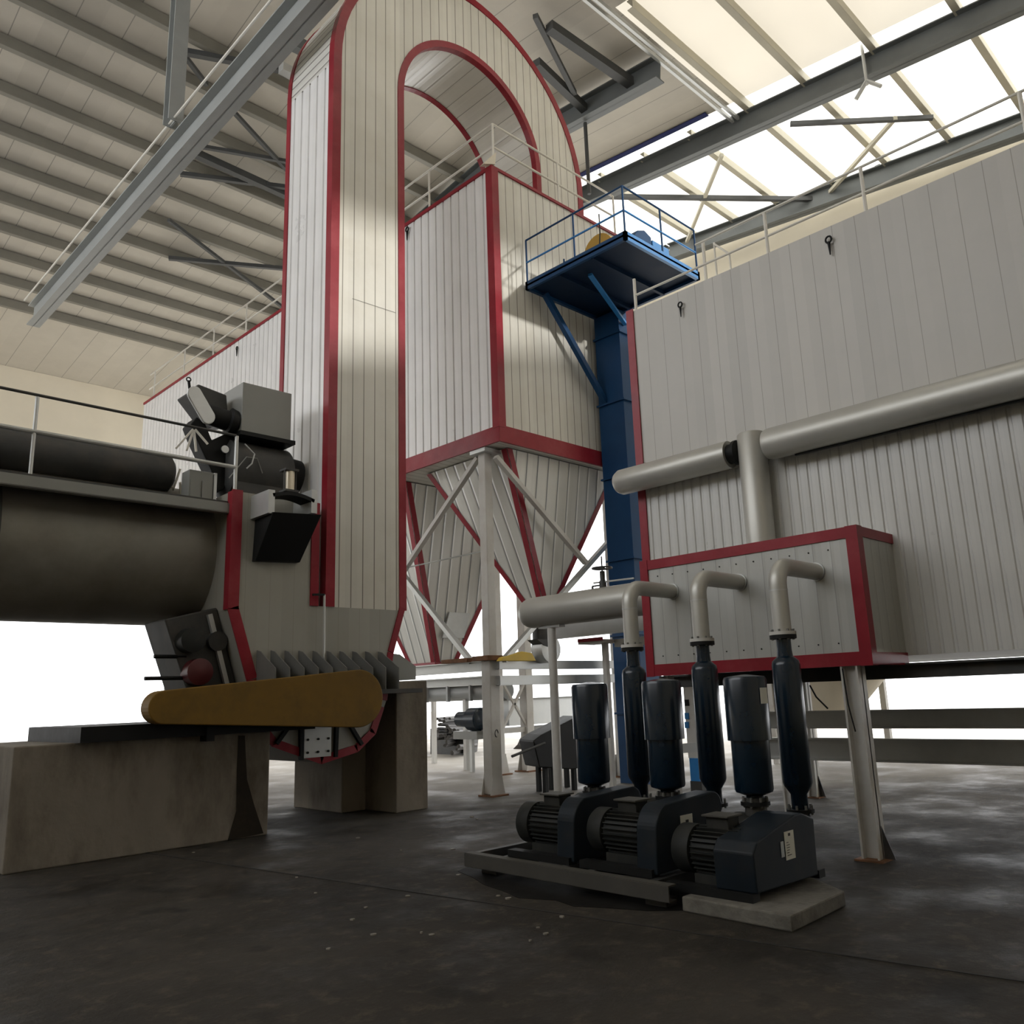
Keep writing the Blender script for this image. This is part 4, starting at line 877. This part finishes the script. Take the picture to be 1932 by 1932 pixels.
def flange(mb, x, y, z, r, t=.03): mb.lathe((x, y, z), (0, 0, 1), [(r, 0), (r, t)], 24)
def bolts(par, x, y, z, r, h, n=8):
    b0 = None
    for j in range(n):
        a_ = 2 * PI * j / n + .2; p = V(x + r * math.cos(a_), y + r * math.sin(a_), z)
        if b0 is None: b0 = MB().lathe(p, (0, 0, 1), [(.012, 0), (.012, h)], 6).build('bolt', 'fin', par); q = p
        else:
            c = b0.copy(); C.objects.link(c); c.parent = par; c.location = p - q
def silencer():
    x, y = 7.15, YS[0]; t = thing('silencer', 'tall dark blue discharge silencer nearest the air box corner, right of all cylinders', 'silencer', (x, y, .5), 'discharge silencers')
    MB().lathe((x, y, .52), (0, 0, 1), [(.072, 0), (.072, .14), (.118, .21), (.128, .24), (.128, 1.26), (.118, 1.3), (.072, 1.34), (.066, 1.4), (.066, 1.52)], 32).build('body', 'teal', t, smooth=True)
    mb = MB(); flange(mb, x, y, .505, .12); fa = mb.build('flange', 'black', t, smooth=True); mb = MB(); flange(mb, x, y, 2.02, .12, .035); fb = mb.build('flange', 'black', t, smooth=True)
    bolts(fa, x, y, .49, .1, .08); bolts(fb, x, y, 2.01, .1, .095)
    return t
s0 = silencer()
for k, lab in ((1, 'tall black looking discharge silencer in the middle of the blower row'), (2, 'tall discharge silencer at the rear below the shortest visible elbow')): dup(s0, (0, YS[k] - YS[0], 0), lab)
def elbow():
    x, y = 7.15, YS[0]; t = thing('elbow_pipe', 'cream elbow pipe from the nearest silencer into the air box', 'pipe', (x, y, 2.06), 'elbow pipes')
    pts = [V(x, y, 2.06), V(x, y, 2.5)] + [V(x + .18 - .18 * math.cos(a_), y, 2.52 + .18 * math.sin(a_)) for a_ in [k * PI / 16 for k in range(1, 8)]] + [V(x + .2, y, 2.7), V(BX + .02, y, 2.7)]
    MB().tube(pts, .082, 24).build('pipe', 'lagging', t, smooth=True)
    mb = MB(); flange(mb, x, y, 2.055, .12, .03); mb.build('flange', 'wpaint', t, smooth=True)
    MB().lathe((x, y, 2.46), (0, 0, 1), [(.0845, 0), (.0845, .012)], 24).build('joint_band', 'galv', t, smooth=True)
    MB().lathe((BX - .02, y, 2.7), (1, 0, 0), [(.095, 0), (.095, .02)], 24).build('wall_collar', 'galv', t, smooth=True)
    return t
e0 = elbow()
for k, lab in ((1, 'cream elbow pipe from the middle silencer into the air box'), (2, 'cream elbow pipe from the rear silencer into the air box, next to the fat header')): dup(e0, (0, YS[k] - YS[0], 0), lab)
def filt():
    x, y = 6.45, YS[0] + .02; t = thing('intake_filter', 'fat two-tier blue intake cylinder of the nearest blower, with a paper tag', 'intake filter', (x, y, .66), 'intake filters')
    MB().lathe((x, y, .66), (0, 0, 1), [(.07, -.0), (.07, .06), (.15, .09), (.158, .11), (.158, .52)], 32).build('lower_shell', 'teal', t, smooth=True)
    MB().lathe((x, y, 1.16), (0, 0, 1), [(.15, 0), (.182, .005), (.182, .5), (.17, .525), (.02, .545)], 32).build('upper_shell', 'teal', t, smooth=True)
    mb = MB(); flange(mb, x, y, .645, .12, .03); fa = mb.build('flange', 'black', t, smooth=True); bolts(fa, x, y, .63, .1, .08)
    return t
f0 = filt()
for k, lab in ((1, 'fat two-tier blue intake cylinder of the middle blower'), (2, 'fat two-tier blue intake cylinder of the rearmost blower, against the daylight')): dup(f0, (0, YS[k] - YS[0], 0), lab)
# paper tag only on the first
n_ = V(-.12, -.99, 0).normalized(); c_ = V(6.45, YS[0] + .02, 1.52) + n_ * .184; tt = V(n_.y, -n_.x, 0)
pp_ = [c_ + tt * s + V(0, 0, h) for s, h in ((-.045, -.06), (.045, -.06), (.045, .07), (-.045, .07))]
mb = MB().prism(pp_, n_ * .003); tg_ = mb.build('paper_tag', 'paper', f0)

# pad and skid
tag(MB().prism([V(5.44, 3.10, 0), V(6.3, 3.13, 0), V(6.75, 3.75, 0), V(6.75, 4.0, 0), V(5.47, 4.0, 0)], (0, 0, .105)).build('concrete_pad', 'pad', bevel=.012), 'low pale concrete pad under the nearest blower', 'pad')
sk = thing('blower_skid', 'long grey steel channel skid under the two rear blowers', 'skid', (6.0, 5.3, 0))
MB().channel((5.50, 6.45, .115), (5.46, 4.07, .115), .09, .11, .012).build('front_channel', 'skid', sk)
MB().channel((6.75, 4.07, .115), (6.75, 6.45, .115), .09, .11, .012).build('rear_channel', 'motor', sk)
for y in (4.3, 4.95, 5.25, 6.0, 6.4): MB().box(5.5, 6.75, y - .035, y + .035, .07, .17).build('cross_member', 'char', sk)
for (x, y) in ((5.55, 4.25), (5.6, 6.2), (6.7, 4.25), (6.7, 6.2)): MB().box(x - .07, x + .07, y - .1, y + .1, 0, .06).build('packing_block', 'char', sk)
# oil stain under the skid, part of the floor finish
pts = [V(5.35 + .22 * math.sin(k * 1.7), 4.2 + k * .28, .0015) for k in range(8)]
poly = [(5.32, 4.22), (5.22, 4.5), (5.10, 4.75), (5.16, 5.0), (5.04, 5.3), (5.14, 5.6), (5.2, 5.9), (5.34, 6.2), (5.45, 6.55), (5.8, 6.7), (6.9, 6.7), (7.0, 4.1), (5.5, 4.0)]
struct(MB().prism([V(x, y, .0005) for x, y in poly], (0, 0, .0025)).build('trim_2', 'stain'))

# small scraps on the dark floor
spots = [(675, 1581), (560, 1655), (595, 1685), (890, 1541), (855, 1602), (757, 1604), (690, 1712), (665, 1735), (705, 1763), (795, 1760), (815, 1763), (940, 1690), (960, 1695), (1015, 1750), (1000, 1775), (1030, 1762), (865, 1650), (770, 1690), (1060, 1730), (620, 1790), (900, 1545), (365, 1608), (1340, 1655)]
for k, (x, y) in enumerate(spots):
    p = atZ(x, y, .004); s = .007 + .011 * R.random()
    poly = [p + V(s * math.cos(j * 1.05 + R.random() * .5) * (1 + R.random() * .7), s * math.sin(j * 1.05) * (1 + R.random() * .6), 0) for j in range(6)]
    tag(MB().prism([q - V(0, 0, .004) for q in poly], (0, 0, .006 + .006 * R.random())).build('debris_scrap', 'scrap'), 'small pale scrap lying on the dark floor', 'debris', 'pale scraps on the floor')

# ================================================================== LIGHT
wd = bpy.data.worlds.new('sky'); sc.world = wd; wd.use_nodes = True
bg_ = wd.node_tree.nodes['Background']; bg_.inputs['Color'].default_value = (.97, .98, 1.0, 1); bg_.inputs['Strength'].default_value = 3.4
sl = bpy.data.lights.new('sun', 'SUN'); sl.energy = 2.6; sl.angle = math.radians(2.2); sl.color = (1, .97, .92)
so = bpy.data.objects.new('sun', sl); C.objects.link(so); so.location = (16, -16, 14)
so.rotation_euler = Vector((-.24, 1, -.24)).to_track_quat('-Z', 'Y').to_euler()
sc.view_settings.view_transform = 'Standard'; sc.view_settings.look = 'None'; sc.view_settings.exposure = 0; sc.view_settings.gamma = 1
sc.view_settings.use_curve_mapping = False
sc.cycles.use_denoising = True
sc.cycles.max_bounces = 8; sc.cycles.diffuse_bounces = 5; sc.cycles.glossy_bounces = 3; sc.cycles.transmission_bounces = 4
sc.cycles.sample_clamp_indirect = 6
